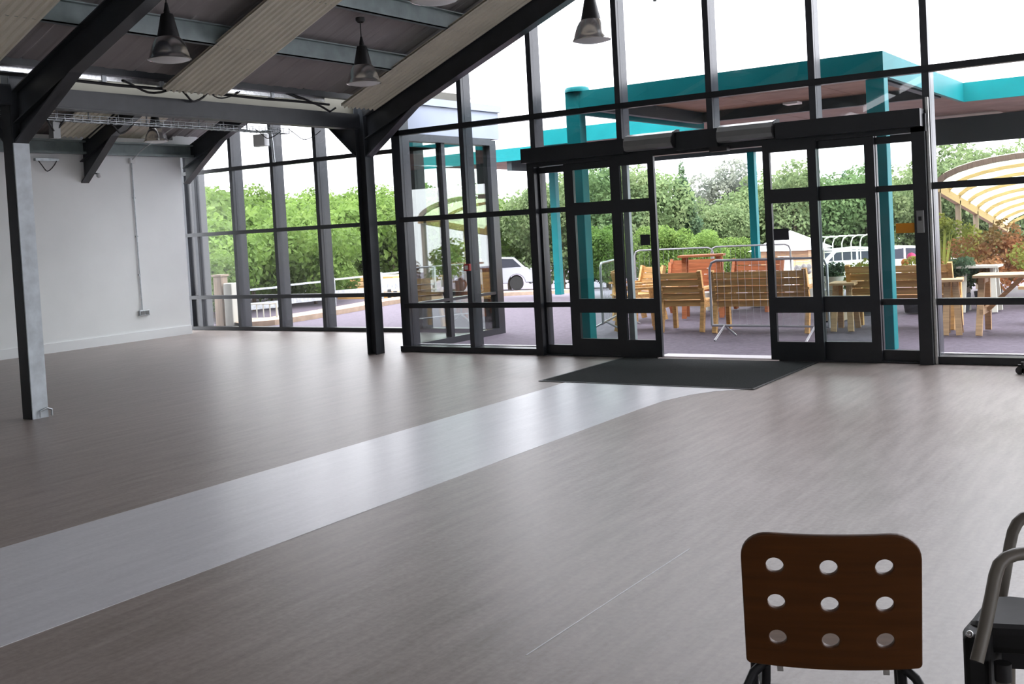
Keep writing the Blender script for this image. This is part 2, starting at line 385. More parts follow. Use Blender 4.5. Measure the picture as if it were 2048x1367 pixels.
# ------------------------------------------------------------------ steel frames
def h_column(cx, cy, z1, name_root, plate_z=None):
    w = .08
    MB().box(cx-w, cx-w+.014, cy-w, cy+w, 0, z1).box(cx-w+.014, cx+w-.014, cy-.006, cy+.006, 0, z1).build('column', M['dark_steel'], name_root)
    fm = M['plate'] if plate_z else M['dark_steel']
    f = MB().box(cx+w-.014, cx+w, cy-w, cy+w, 0, plate_z or z1).build('flange', fm, name_root)
    if plate_z:
        f['label'] = 'pale grey bare flange facing the glazing'
        MB().box(cx+w-.014, cx+w, cy-w, cy+w, plate_z, z1).build('upper_flange', M['dark_steel'], name_root)
        MB().box(cx-w, cx+w-.014, cy-w-.004, cy-w, 0, z1).build('recess_shade', M['frame_black'], name_root)  # black sheet over the open web recess, standing in for its shade
def i_beam(b, pts_low, depth, y, half=.07, t=.014):
    """I section following the polyline of its underside in the xz plane"""
    for (xa, za), (xb, zb) in zip(pts_low[:-1], pts_low[1:]):
        b.prism_y([(xa,za),(xb,zb),(xb,zb+t),(xa,za+t)], y-half, y+half)
        b.prism_y([(xa,za+depth-t),(xb,zb+depth-t),(xb,zb+depth),(xa,za+depth)], y-half, y+half)
        b.prism_y([(xa,za+t),(xb,zb+t),(xb,zb+depth-t),(xa,za+depth-t)], y-.006, y+.006)
    return b
def haunch(b, xa, za, xb, zb, zc, y, half=.07, t=.014):
    """tapered web from (xa,za) at the column up to (xb,zb) under the rafter; zc: rafter underside at xa"""
    b.prism_y([(xa,za),(xb,zb),(xa,zc)], y-.006, y+.006)
    b.prism_y([(xa,za),(xb,zb),(xb,zb+t),(xa,za+t*1.6)], y-half, y+half)
    return b
def portal(cx, cy, label, plate=None, z_haunch=2.60):
    t = thing('steel_frame', label, 'steel frame', (cx, cy, 0))
    h_column(cx, cy, 3.30, t, plate)
    xa = cx + .08
    i_beam(MB(), [(xa, z_low(xa)), (-.02, z_low(-.02))], .31, cy).build('rafter', M['dark_steel'], t)
    haunch(MB(), xa, z_haunch, -8.52, z_low(-8.52), z_low(xa), cy).build('haunch', M['dark_steel'], t)
    xl = cx - .08
    i_beam(MB(), [(xl, zl_low(xl)), (-12.45, zl_low(-12.45))], .31, cy).build('rafter', M['dark_steel'], t)
    haunch(MB(), xl, z_haunch, -10.32, zl_low(-10.32), zl_low(xl), cy).build('haunch', M['dark_steel'], t)
    i_beam(MB(), [(-12.45, zl_low(-12.45)), (XW+.002, zl_low(XW))], .31, cy).build('rafter', M['dark_steel'], t)
    haunch(MB(), XW+.002, 2.66, -14.55, zl_low(-14.55), zl_low(XW), cy).build('haunch', M['dark_steel'], t)
    return t
p1 = portal(-9.508, 5.95, 'dark steel frame whose column has a pale grey flange, nearest on the left', 2.60, 2.60)
MB().tube([(-9.40,5.93,.012),(-9.40,5.93,.07),(-9.40,6.0,.09),(-9.40,6.05,.07),(-9.40,6.05,.012)], .010, 8).build('floor_bracket', M['galv'], p1)
p2 = portal(-9.42, 10.78, 'all dark steel frame standing just left of the front glazing', None, 2.58)
# end frame of the side aisle, on the left hand wall only
ef = thing('steel_frame', 'short dark rafter against the aisle glazing in the far left corner', 'steel frame', (-15.4, 12.95, 2.66))
i_beam(MB(), [(-9.7, zl_low(-9.7)), (-12.45, zl_low(-12.45)), (-15.55, zl_low(-15.4)-.06)], .31, 12.95).build('rafter', M['dark_steel'], ef)
haunch(MB(), -15.55, 2.66, -14.55, zl_low(-14.55), zl_low(-15.4)-.06, 12.95).build('haunch', M['dark_steel'], ef)
# valley beam between the columns
vb = thing('valley_beam', 'dark steel beam joining the two columns under the roof valley', 'beam', (-9.47, 8.36, 2.95))
MB().box(-9.55,-9.39, 6.04, 10.69, 2.95, 2.966).box(-9.55,-9.39, 6.04, 10.69, 3.124, 3.14).box(-9.478,-9.462, 6.04, 10.69, 2.966, 3.124).box(-9.392,-9.386,6.04,10.69,2.966,3.124).build('beam', M['dark_steel'], vb)
vb2 = thing('valley_beam', 'dark steel beam running from the near column out of the left edge', 'beam', (-9.47, 3, 2.95))
MB().box(-9.55,-9.39, 1.5, 5.86, 2.95, 2.966).box(-9.55,-9.39, 1.5, 5.86, 3.124, 3.14).box(-9.392,-9.386,1.5,5.86,2.966,3.124).build('beam', M['dark_steel'], vb2)

# ------------------------------------------------------------------ glazing
Z1, Z2, Z3 = .609, 1.741, 2.878
def pane_poly(poly, y0, parent, m=None, name='pane'):
    return MB().prism_y(poly, y0, y0+.012).build(name, m or M['glass'], parent)
def clip_top(x0, x1, za, zb, zf):
    """cell between x0,x1 from za up to zb, cut by the roof line zf"""
    t0 = min(zb, zf(x0)); t1 = min(zb, zf(x1))
    if max(t0, t1) - za < .05: return None
    pts = [(x0, za), (x1, za)]
    if t1 > za: pts.append((x1, t1))
    if (zb - zf(x0)) * (zb - zf(x1)) < 0:
        xm = x0 + (zb - zf(x0))/(zf(x1)-zf(x0))*(x1-x0); pts.append((xm, zb))
    if t0 > za: pts.append((x0, t0))
    return pts
roof_main = lambda x: (z_top(x) + .15) if x < 0 else (z_top(-x) + .15)

w1 = thing('window_1', 'tall front glazing with slate mullions round the sliding doors', 'window', (-9.15, D, 0), kind='structure')
MX = [-9.10,-8.065,-7.005,-5.83,-4.715,-3.58,-2.465,-1.20,-.05,1.07,2.19,3.31,4.43,5.55,6.67,7.79]
mw, md = .068, .20
for i, x in enumerate(MX):
    z0 = 2.47 if i in (3,4,5) else 0
    zt = roof_main(x + mw/2)
    MB().box(x, x+mw, D, D+md, z0, zt).build('mullion', M['mullion'], w1)
XR = 8.9
def transom(x0, x1, z, h=.066, y0=None, name='transom'):
    y0 = D if y0 is None else y0
    return MB().box(x0, x1, y0-.012, y0+.075, z-h/2, z+h/2).build(name, M['frame_black'], w1)
for i in range(len(MX)):
    x0 = MX[i] + mw; x1 = MX[i+1] if i+1 < len(MX) else XR
    if i == 0: transom(-9.17, x0, Z3)
    transom(x0-mw-.002, x1+.002, Z3)
    if i not in (2,3,4,5):
        transom(x0-mw, x1, Z2); transom(x0-mw, x1, Z1)
        MB().box(x0-mw-(.09 if i == 0 else 0), x1, D-.03, D+.16, 0.003, .075).build('sill', M['frame_black'], w1)
        MB().box(x0, x1, D+.16, D+.22, .02, .085).build('outer_sill', M['threshold'], w1)
    rows = [(.075, Z1-.033), (Z1+.033, Z2-.033), (Z2+.033, Z3-.033), (Z3+.033, 4.9), (4.95, 7.2)]
    if i in (2,3,4,5): rows = [(2.47, Z3-.033), (Z3+.033, 4.9), (4.95, 7.2)]
    for a, b in rows:
        pl = clip_top(x0, x1, a, b, roof_main)
        if pl: pane_poly(pl, D+.045, w1)
MB().box(-9.17, XR, D-.01, D+.075, 4.9, 4.95).build('transom', M['frame_black'], w1) if False else None
MB().box(-9.19, -9.10, D+.02, D+.19, 0, 3.0).build('jamb', M['mullion'], w1)

w2 = thing('window_2', 'glazing of the side aisle with grey mullions and trees behind', 'window', (-16, DL, 0), kind='structure')
LX = [-16.08,-15.81,-14.79,-13.765,-12.73,-11.70,-10.665,-9.40]
roof_l = lambda x: zl_top(max(x, -15.6)) + .12
for i, x in enumerate(LX):
    w_ = .075; MB().box(x, x+w_, DL, DL+.25, 0, roof_l(x)).build('mullion', M['mullion'], w2)
for i in range(len(LX)-1):
    x0 = LX[i]+.075; x1 = LX[i+1]
    for z in (Z1-.01, Z2+.006, Z3):
        MB().box(x0-.077, x1+.002, DL-.012, DL+.075, z-.033, z+.033).build('transom', M['frame_black'], w2)
    MB().box(x0-.077, x1+.002, DL-.02, DL+.12, .003, .065).build('sill', M['frame_black'], w2)
    for a, b in [(.065, Z1-.043), (Z1+.023, Z2-.027), (Z2+.039, Z3-.033), (Z3+.033, 4.6)]:
        pl = clip_top(x0, x1, a, b, roof_l)
        if pl: pane_poly(pl, DL+.05, w2)

# side wall of the aisle, stepping out beside the entrance
w3 = thing('window_3', 'glazed side of the projecting aisle beside the entrance, mirroring the canopy', 'window', (-9.2, 12.2, 0), kind='structure')
def ybox(y0, y1, z0, z1, x0=-9.28, x1=-9.18): return MB().box(x0, x1, y0, y1, z0, z1)
ybox(13.30, 13.46, -.02, 2.88, -9.30, -9.16).build('corner_post', M['mullion'], w3)
ybox(12.13, 12.21, 0, 2.82).build('mullion', M['mullion'], w3)
ybox(D+.2, 13.3, 2.80, 2.90, -9.28, -9.14).build('head', M['mullion'], w3)
ybox(D+.2, 13.3, -.02, .07, -9.28, -9.16).build('sill', M['mullion'], w3)
ybox(D+.2, 12.13, Z1-.03, Z1+.01).build('transom', M['mullion'], w3); ybox(12.21, 13.3, Z1-.03, Z1+.01).build('transom', M['mullion'], w3)
for y0, y1 in ((D+.2, 12.13), (12.21, 13.3)):
    for a, b in ((.07, Z1-.03), (Z1+.01, 2.80)):
        ybox(y0, y1, a, b, -9.235, -9.223).build('pane', M['glass_return'], w3)
cl = thing('cladding_fascia', 'pale blue grey metal fascia above the projecting glazed side', 'cladding', (-9.2, 12.3, 2.9))
MB().box(-9.33, -9.15, D+.22, 13.55, 2.90, 3.30).build('panel', M['clad'], cl)
MB().box(-9.36, -9.12, D+.22, 13.60, 3.30, 3.40).build('gutter', M['clad'], cl)

# ------------------------------------------------------------------ entrance: header, screens and sliding leaves
hd = thing('trim_1', 'black steel header over the sliding doors', 'header', (-4.7, 10.9, 2.2), kind='structure')
MB().box(-7.00, -5.63, 10.80, D+.02, 2.315, 2.485).build('cover', M['frame_black'], hd)
MB().box(-3.87, -2.44, 10.80, D+.02, 2.315, 2.485).build('cover', M['frame_black'], hd)
MB().box(-5.02, -4.53, 10.86, D+.02, 2.30, 2.50).build('cover', M['frame_black'], hd)
MB().box(-6.98, -2.42, 10.93, D+.06, 2.27, 2.44).build('track', M['frame_black'], hd)
MB().box(-4.62, -4.42, 10.84, 10.93, 2.25, 2.30).build('sensor', M['black'], hd)
def operator(x0, x1, label):
    o = thing('operator_cover', label, 'door sensor', ((x0+x1)/2, 10.85, 2.33))
    prof = [(10.99,2.335),(10.84,2.335),(10.80,2.35),(10.782,2.39),(10.79,2.45),(10.83,2.50),(10.90,2.525),(10.99,2.53)]
    MB().prism_x(prof, x0, x1).build('shell', M['operator'], o)
    MB().prism_x([(10.995,2.33),(10.835,2.33),(10.775,2.39),(10.785,2.455),(10.83,2.507),(10.90,2.532),(10.995,2.537)], x1, x1+.012).build('end_cap', M['black'], o)
    return o
operator(-5.62, -5.035, 'left pewter grey curved operator cover on the door header')
operator(-4.51, -3.90, 'right pewter grey curved operator cover on the door header')

def leaf(parent, x0, x1, y, st_l, st_r, glass, name='leaf'):
    """framed leaf with three panes between x0 and x1"""
    f = MB().box(x0, x0+st_l, y, y+.045, .02, 2.30).build(name, M['frame_black'], parent)
    MB().box(x1-st_r, x1, y, y+.045, .02, 2.30).build('stile', M['frame_black'], f)
    for a, b in ((.02,.21),(.515,.678),(1.662,1.808),(2.192,2.30)):
        MB().box(x0+st_l, x1-st_r, y, y+.045, a, b).build('rail', M['frame_black'], f)
    for a, b in ((.21,.515),(.678,1.662),(1.808,2.192)):
        MB().box(x0+st_l, x1-st_r, y+.016, y+.026, a, b).build('pane', glass, f)
    return f
def sidelight(parent, x0, x1, y):
    f = MB().box(x0, x0+.035, y, y+.06, .02, 2.30).build('sidelight', M['frame_black'], parent)
    MB().box(x1-.035, x1, y, y+.06, .02, 2.30).build('stile', M['frame_black'], f)
    for a, b in ((.02,.125),(Z1-.03,Z1+.03),(Z2-.03,Z2+.03),(2.19,2.26)):
        MB().box(x0+.035, x1-.035, y, y+.06, a, b).build('rail', M['frame_black'], f)
    for a, b in ((.125,Z1-.03),(Z1+.03,Z2-.03),(Z2+.03,2.19)):
        MB().box(x0+.035, x1-.035, y+.02, y+.03, a, b).build('pane', M['glass'], f)
    return f
d1 = thing('door_1', 'left black framed sliding door with fixed screen, pushed open', 'door', (-6.1, D, 0), kind='structure')
sidelight(d1, -6.93, -6.50, D+.0)
leaf(d1, -6.53, -5.80, 10.985, .125, .115, M['glass_green'], 'fixed_screen')
lf = leaf(d1, -5.86, -5.33, 10.925, .10, .075, M['glass'], 'sliding_leaf')
MB().box(-5.54, -5.42, 10.938, 10.941, 1.28, 1.40).build('sticker', M['sticker'], lf)
MB().box(-5.77, -5.70, 11.0, 11.06, .02, 2.27).build('guide_post', M['purlin'], d1)
d2 = thing('door_2', 'right black framed sliding door with fixed screen, pushed open', 'door', (-3.3, D, 0), kind='structure')
sidelight(d2, -2.965, -2.47, D+.0)
lf = leaf(d2, -4.065, -3.50, 10.925, .075, .09, M['glass'], 'sliding_leaf')
MB().box(-3.985, -3.82, 10.938, 10.941, 1.275, 1.395).build('sticker', M['sticker'], lf)
leaf(d2, -3.59, -2.935, 10.985, .09, .095, M['glass_green'], 'fixed_screen')
MB().box(-2.43, -2.405, 10.99, D, .0, 2.6).build('edge_trim', M['alu'], d2)
MB().box(-2.56, -2.435, 10.93, D+.06, .0, 2.32).build('jamb', M['frame_black'], d2)
MB().box(-7.02, -6.92, 10.95, D+.06, .0, 2.32).build('jamb', M['frame_black'], d1)
th = MB().box(-5.42, -4.0, D-.02, D+.22, .0, .018).build('trim_2', M['threshold']); tag(th, 'bright aluminium threshold strip in the open doorway', 'threshold', kind='structure')
MB().box(-6.93, -5.42, D-.06, D+.1, .0, .018).build('rail', M['frame_black'], th); MB().box(-4.0, -2.44, D-.06, D+.1, .0, .018).build('rail', M['frame_black'], th)

mt = thing('door_mat', 'large charcoal entrance mat laid before the sliding doors', 'mat', (-4.7, 10, 0))
MB().box(-5.80, -3.59, 9.13, 10.90, .003, .010).build('pile', M['mat'], mt)
MB().box(-5.83, -5.80, 9.10, 10.92, .003, .008).box(-3.59,-3.56,9.10,10.92,.003,.008).box(-5.80,-3.59,9.10,9.13,.003,.008).box(-5.80,-3.59,10.90,10.92,.003,.008).build('edging', M['black'], mt)
tag(MB().box(-2.74,-2.56, 10.94, 10.952, 1.295, 1.392).build('notice', M['amber']), 'amber orange notice plate beside the right door jamb', 'sign')
ks = thing('key_switch', 'slim dark key switch on the right door jamb', 'switch', (-2.5, 10.92, 1.4))
MB().box(-2.535,-2.465, 10.905, 10.93, 1.29, 1.51).build('housing', M['operator'], ks, bevel=.006)
MB().box(-2.515,-2.485, 10.899, 10.905, 1.41, 1.45).build('keyhole', M['black'], ks)
cpnt = thing('call_point', 'small red alarm call point on the mullion left of the doors', 'alarm', (-8.03, D-.02, 1.09))
MB().box(-8.075,-7.985, D-.045, D, 1.045, 1.135).build('housing', M['red'], cpnt, bevel=.006)
MB().box(-8.055,-8.005, D-.049, D-.045, 1.065, 1.115).build('glass', M['white_plastic'], cpnt)
ds = thing('castor', 'small black castor on the floor by the right glazing sill', 'castor', (-1.56, 10.50, 0))
MB().tube([(-1.60,10.47,.035),(-1.60,10.52,.035)], .035, 16).build('wheel', M['black'], ds)
MB().tube([(-1.55,10.47,.035),(-1.55,10.52,.035)], .035, 16).build('wheel', M['black'], ds)
MB().tube([(-1.575,10.495,.03),(-1.575,10.495,.11)], .016, 10).box(-1.615,-1.535,10.478,10.512,.055,.085).build('fork', M['black'], ds)

# ------------------------------------------------------------------ pendant lamps
def make_lamp(x, y, z, z_roof, label):
    """z: bottom of the bell"""
    t = thing('pendant_lamp', label, 'lamp', (x, y, z), group='hanging hall lamps')
    L = dict(world=False)
    MB().lathe([(.188,0),(.186,.008),(.176,.02),(.168,.05),(.155,.095),(.137,.14),(.117,.175),(.097,.197),(.093,.195),(.113,.172),(.133,.137),(.150,.093),(.163,.05),(.172,.02),(.182,0)]).build('reflector', M['mirror'], t, True, **L)
    MB().lathe([(0,-.030),(.07,-.026),(.13,-.015),(.172,0),(.182,.006)]).build('lens', M['white_plastic'], t, True, **L)
    MB().lathe([(0,.425),(.022,.425),(.028,.405),(.050,.40),(.057,.385),(.074,.30),(.098,.197),(.100,.19),(0,.19)]).build('gear_housing', M['black'], t, True, **L)
    MB().lathe([(0,.50),(.012,.50),(.028,.42),(0,.42)], n=12).build('cable_grip', M['black'], t, True, **L)
    h = z_roof - z
    MB().tube([(0,0,.49),(-.006,.004,.49+(h-.49)*.5),(0,0,h-.03)], .006, 8).build('cord', M['black'], t, True, **L)
    MB().lathe([(.035,h-.05),(.05,h-.03),(.05,h),(0,h)], n=16).build('ceiling_rose', M['black'], t, True, **L)
    return t
make_lamp(-7.75, 6.36, 3.20, z_top(-7.48)+.02, 'aluminium bell pendant hanging left, nearest the near frame')
make_lamp(-7.75, 8.93, 3.20, z_top(-7.48)+.02, 'aluminium bell pendant hanging before the gable rafter')
make_lamp(-5.10, 9.25, 3.325, z_top(-5.0)+.02, 'dark silhouetted bell pendant hanging against the bright front glazing')
make_lamp(-5.07, 6.72, 3.335, z_top(-5.0)+.02, 'bell pendant cut by the top edge of the photo')
make_lamp(-13.85, 11.0, 3.20, zl_top(-13.6)+.02, 'bell pendant in the side aisle under the valley beam')
hf = thing('hanging_floodlight', 'grey floodlight hanging before the glazing at the top edge', 'floodlight', (-5.05, 10.85, 3.95))
MB().box(-5.19,-4.92, 10.75, 10.92, 3.98, 4.22).build('body', M['operator'], hf, bevel=.01)
MB().box(-5.17,-4.94, 10.765, 10.905, 3.965, 3.98).build('lens', M['black'], hf)
MB().tube([(-5.17,10.84,3.96),(-5.17,10.84,3.94)], .02, 10).build('knob', M['operator'], hf)
MB().bar((-5.05,10.84,4.22),(-5.05,10.84,z_top(-5.05)),.02,.02).build('hanger', M['operator'], hf)
hf2 = thing('hanging_floodlight', 'second floodlight, only its lower tip showing at the top edge', 'floodlight', (-4.25, 10.85, 4.0))
MB().box(-4.36,-4.14, 10.75, 10.92, 4.02, 4.24).build('body', M['operator'], hf2, bevel=.01)
MB().bar((-4.25,10.84,4.24),(-4.25,10.84,z_top(-4.25)),.02,.02).build('hanger', M['operator'], hf2)

# ------------------------------------------------------------------ conduits, trays and cables
def cdt(name, label, cat, a, b, w, h, m, clips=None):
    t = thing(name, label, cat, a)
    MB().bar(a, b, w, h).build('channel', m, t)
    n = 0
    for k in (clips or []):
        p = Vector(a).lerp(Vector(b), k)
        MB().box(p.x-w*.7, p.x+w*.7, p.y-.025, p.y+.025, p.z-h*.75, p.z+h*.75).build('clamp', M['galv'], t)
    return t
cdt('conduit', 'upper bright zinc conduit above the valley beam', 'conduit', (-9.30,1.2,3.345), (-9.30,10.2,3.345), .045, .045, M['shiny'], [.60,.68,.74,.78,.86,.93])
cdt('conduit', 'lower bright zinc conduit above the valley beam', 'conduit', (-9.36,1.2,3.275), (-9.36,10.0,3.275), .045, .05, M['shiny'], [.56,.64,.72,.8,.9])
def cable(label, pts, r=.012, m=None):
    o = MB().tube(pts, r, 8).build('cable', m or M['black'], None, True); return tag(o, label, 'cable')
cable('long black cable running below the zinc conduits', [(-9.36,1.5,3.225)] + [(-9.36+.004*math.sin(k), 2+k*.5, 3.225+.006*math.sin(k*1.7)) for k in range(16)] + [(-9.36,10.1,3.225)], .016)
def loop(x, y0, y1, z, d, n=9): return [(x + .02*math.sin(k), y0+(y1-y0)*k/n, z - d*math.sin(PI*k/n)) for k in range(n+1)]
cable('black cable loop hanging from the conduit nearest the near frame', loop(-9.33, 7.05, 7.75, 3.27, .10))
cable('black cable loop drooping from the middle of the conduit', loop(-9.33, 7.75, 8.15, 3.25, .13))
cable('thin black cable loop drooping right of the middle', loop(-9.33, 8.05, 8.6, 3.27, .09), .008)
cable('black cable tail hanging from the conduit by the front frame', [(-9.33,9.3,3.32),(-9.31,9.6,3.26),(-9.30,9.9,3.18),(-9.31,10.05,3.13),(-9.30,10.15,3.18)], .014)
tr = thing('cable_tray', 'zinc wire cable tray hung behind the valley beam', 'cable tray', (-9.76, 8, 2.9))
b = MB()
for x, z in ((-9.84,2.935),(-9.84,2.895),(-9.80,2.88),(-9.76,2.88),(-9.72,2.88),(-9.68,2.895),(-9.68,2.935)): b.bar((x,5.2,z),(x,9.75,z),.006,.006)
for k in range(46): y = 5.2+k*.1; b.bar((-9.84,y,2.935),(-9.84,y,2.88),.005,.005,(0,1,0)).bar((-9.84,y,2.88),(-9.68,y,2.88),.005,.005).bar((-9.68,y,2.88),(-9.68,y,2.935),.005,.005,(0,1,0))
b.build('wire_basket', M['galv'], tr)
MB().tube([(-9.77,5.3+k*.3,2.895+.006*math.sin(k*1.3)) for k in range(15)], .012, 6).build('cables', M['operator'], tr, True)
for k in range(12): MB().tube([(-9.78, 5.5+k*.36, 2.885),(-9.78,5.5+k*.36,3.0)], .008, 6).build('hanger', M['galv'], tr)
cable('black cable loop below the tray beside the near column', loop(-9.74, 6.42, 6.62, 2.90, .13, 8), .010)
cable('dark cable loop below the tray left of the aisle lamp', loop(-9.74, 7.15, 7.45, 2.90, .12, 8), .010)
cable('fine cable loop below the tray against the aisle glazing', loop(-9.74, 9.2, 9.6, 2.91, .10, 8), .006)
cable('finest cable loop at the right end of the tray', loop(-9.74, 9.75, 10.3, 2.94, .12, 8), .005)
em = thing('emergency_light', 'small grey hanging box light below the tray at far left', 'light', (-9.78, 6.5, 2.75))
MB().box(-9.82,-9.74, 6.50, 6.58, 2.70, 2.86).build('housing', M['operator'], em)
MB().tube([(-9.78,6.54,2.86),(-9.78,6.54,2.9)], .01, 8).build('stem', M['galv'], em)
# on the white wall
cd = thing('wall_conduit', 'thin grey conduit dropping down the white wall to a socket', 'conduit', (XW+.03, 11.68, .5))
MB().tube([(XW+.02,11.70,.52),(XW+.02,11.69,1.7),(XW+.02,11.68,3.04)], .010, 8).build('drop', M['galv'], cd)
MB().tube([(XW+.02,11.68,3.04),(XW+.30,11.72,3.22),(-14.45,11.9,3.55)], .009, 8).build('upper_run', M['galv'], cd)
MB().box(XW,XW+.05,11.64,11.74,3.0,3.08).build('junction_box', M['white_plastic'], cd)
for z in (1.1, 1.75, 2.4): MB().box(XW,XW+.03,11.672,11.708,z,z+.025).build('clip', M['galv'], cd)
sk = thing('wall_socket', 'grey double socket at the foot of the wall conduit', 'socket', (XW+.03, 11.72, .46))
MB().box(XW,XW+.045,11.63,11.83,.42,.51).build('back_box', M['galv'], sk, bevel=.006)
MB().box(XW+.045,XW+.052,11.65,11.72,.435,.495).box(XW+.045,XW+.052,11.74,11.81,.435,.495).build('outlets', M['operator'], sk)
ps = thing('wall_sensor', 'small white sensor beside the aisle rafter foot', 'sensor', (XW+.03, 10.95, 2.78))
MB().sphere((XW+.09,10.98,2.78), .04).build('head', M['white_plastic'], ps, True); MB().tube([(XW,10.98,2.82),(XW+.09,10.98,2.80)], .014, 8).build('arm', M['operator'], ps)
sb = thing('shelf_bracket', 'small white bracket with a drooping cable high on the white wall', 'bracket', (XW+.05, 10.0, 3.0))
MB().box(XW,XW+.06,9.9,10.3,3.0,3.04).build('bracket', M['galv'], sb)
MB().tube(loop(XW+.05, 9.95, 10.25, 3.0, .16, 8), .008, 8).build('cable', M['black'], sb)
wf = thing('floodlight', 'pale square floodlight on a bent pipe before the aisle glazing', 'floodlight', (-13.75, 13.1, 3.2))
MB().box(-13.95,-13.68,13.10,13.22,3.19,3.40).build('head', M['white_plastic'], wf, bevel=.01)
MB().tube([(-13.80,13.20,3.45),(-13.66,13.20,3.45),(-13.60,13.20,3.40),(-13.58,13.20,3.1),(-13.57,13.20,2.9)], .018, 8).build('pipe', M['galv'], wf)

# ------------------------------------------------------------------ the two chairs in the foreground
def rounded_rect(w, h, r, n=8, rb=None):
    rb = r if rb is None else rb; pts = []
    for cx, cy, a0, rr in ((w/2-rb, -h/2+rb, -PI/2, rb), (w/2-r, h/2-r, 0, r), (-w/2+r, h/2-r, PI/2, r), (-w/2+rb, -h/2+rb, PI, rb)):
        for k in range(n+1):
            a = a0 + PI/2*k/n; pts.append((cx+rr*math.cos(a), cy+rr*math.sin(a)))
    return pts
def holed_panel(name, w, h, r, rb, holes, hr, thick, m, parent, bend, mtx):
    """plywood panel with round holes through it, bent about its upright axis"""
    cu = bpy.data.curves.new(name, 'CURVE'); cu.dimensions = '2D'; cu.fill_mode = 'BOTH'; cu.extrude = thick/2; cu.bevel_depth = .003; cu.bevel_resolution = 2
    def spl(pts):
        s = cu.splines.new('POLY'); s.points.add(len(pts)-1); s.use_cyclic_u = True
        for p, q in zip(s.points, pts): p.co = (q[0], q[1], 0, 1)
    spl(rounded_rect(w, h, r, 8, rb))
    for cx, cy in holes: spl([(cx+hr*math.cos(2*PI*k/28), cy+hr*math.sin(2*PI*k/28)) for k in range(28)])
    tmp = bpy.data.objects.new('tmp', cu); COL.objects.link(tmp)
    dg = bpy.context.evaluated_depsgraph_get(); me = bpy.data.meshes.new_from_object(tmp.evaluated_get(dg))
    bpy.data.objects.remove(tmp); bpy.data.curves.remove(cu); me.name = name
    import bmesh
    bm = bmesh.new(); bm.from_mesh(me)
    for k in range(1, 12):                       # cut strips so that the sheet can bend
        x = -w/2 + w*k/12
        bmesh.ops.bisect_plane(bm, geom=bm.verts[:]+bm.edges[:]+bm.faces[:], plane_co=(x,0,0), plane_no=(1,0,0))
    for v in bm.verts: v.co.z += bend*(v.co.x/(w/2))**2
    bm.transform(mtx); bm.to_mesh(me); bm.free()
    me.materials.clear(); me.materials.append(m)
    o = bpy.data.objects.new(name, me); COL.objects.link(o); o.parent = parent; return o
# local frame of the chair: x to its right as seen from behind, y ahead, z up
ch = thing('dining_chair', 'brown plywood chair with nine round holes in its back', 'chair', (-.770, 2.376, 0), math.radians(33.7-13))
tilt = math.radians(14)
mtx = Matrix.Translation((0, 0, .667)) @ Matrix.Rotation(PI/2 + tilt, 4, 'X')
HX = (-.121, -.004, .115); HY = (.094, .000, -.094)
holed_panel('backrest', .385, .338, .062, .008, [(x, y) for y in HY for x in HX], .0225, .009, M['chair_wood'], ch, -.018, mtx)
L = dict(world=False)
seat = MB().prism_z([(p[0], p[1]+.345) for p in rounded_rect(.39, .30, .05)], .445, .457).build('seat', M['chair_seat'], ch, **L)
def rear(s): return [(s*.09,.068,.512),(s*.12,.066,.512),(s*.155,.06,.502),(s*.18,.052,.480),(s*.198,.04,.445),(s*.207,.02,.38),(s*.215,-.03,.2),(s*.222,-.07,.012)]
for s in (-1, 1):
    MB().tube(rear(s), .011, 10).build('leg', M['chair_frame'], ch, True, **L)
    MB().tube([(s*.155,.07,.435),(s*.17,.25,.432),(s*.18,.45,.432),(s*.185,.48,.40),(s*.19,.50,.2),(s*.195,.51,.012)], .011, 10).build('leg', M['chair_frame'], ch, True, **L)
    MB().tube([(s*.150,.066,.515),(s*.152,.066,.46),(s*.155,.07,.435)], .011, 10).build('back_support', M['chair_frame'], ch, True, **L)
    MB().box(s*.118-.008, s*.118+.006, .052, .058, .485, .535).build('bracket', M['alu'], ch, **L)
MB().tube([(-.155,.07,.435),(.155,.07,.435)], .011, 10).tube([(-.18,.45,.432),(.18,.45,.432)], .011, 10).build('seat_frame', M['chair_frame'], ch, True, **L)

# armchair at the right edge, facing left; local x ahead, y towards its far side
ac = thing('armchair', 'black padded armchair with taupe tube arms cut by the right edge', 'armchair', (-.38, 3.15, 0))
MB().tube([(-.555,2.826,.406),(-.54,2.864,.481),(-.528,2.899,.552),(-.521,2.918,.598),(-.514,2.936,.624),(-.502,2.956,.636),(-.483,2.981,.641),(-.455,3.005,.643),(-.30,3.09,.645),(-.17,3.15,.64),(-.13,3.17,.61),(-.12,3.18,.55),(-.11,3.18,.012)], .0165, 12).build('arm', M['taupe'], ac, True)
MB().tube([(-.585,3.33,.38),(-.575,3.343,.44),(-.566,3.36,.50),(-.560,3.378,.545),(-.553,3.395,.582),(-.543,3.409,.605),(-.53,3.428,.618),(-.502,3.45,.622),(-.36,3.54,.625),(-.24,3.60,.62),(-.20,3.62,.59),(-.19,3.63,.53),(-.18,3.63,.012)], .0165, 12).build('arm', M['taupe'], ac, True)
MB().prism_z([(-.600,2.945),(-.560,2.925),(-.12,3.06),(-.10,3.26),(-.54,3.20),(-.590,3.17)], .385, .462).build('seat', M['vinyl'], ac, bevel=.022)
MB().prism_z([(-.606,2.925),(-.592,2.86),(-.535,2.885),(-.535,3.15),(-.588,3.16)], .10, .452).build('front_panel', M['vinyl'], ac, bevel=.014)
MB().prism_z([(-.13,3.06),(-.06,3.08),(-.04,3.29),(-.11,3.26)], .44, .84).build('backrest', M['vinyl'], ac, bevel=.03)
MB().prism_z([(-.52,2.96),(-.17,3.08),(-.15,3.22),(-.52,3.16)], .345, .385).build('under_frame', M['chair_frame'], ac)
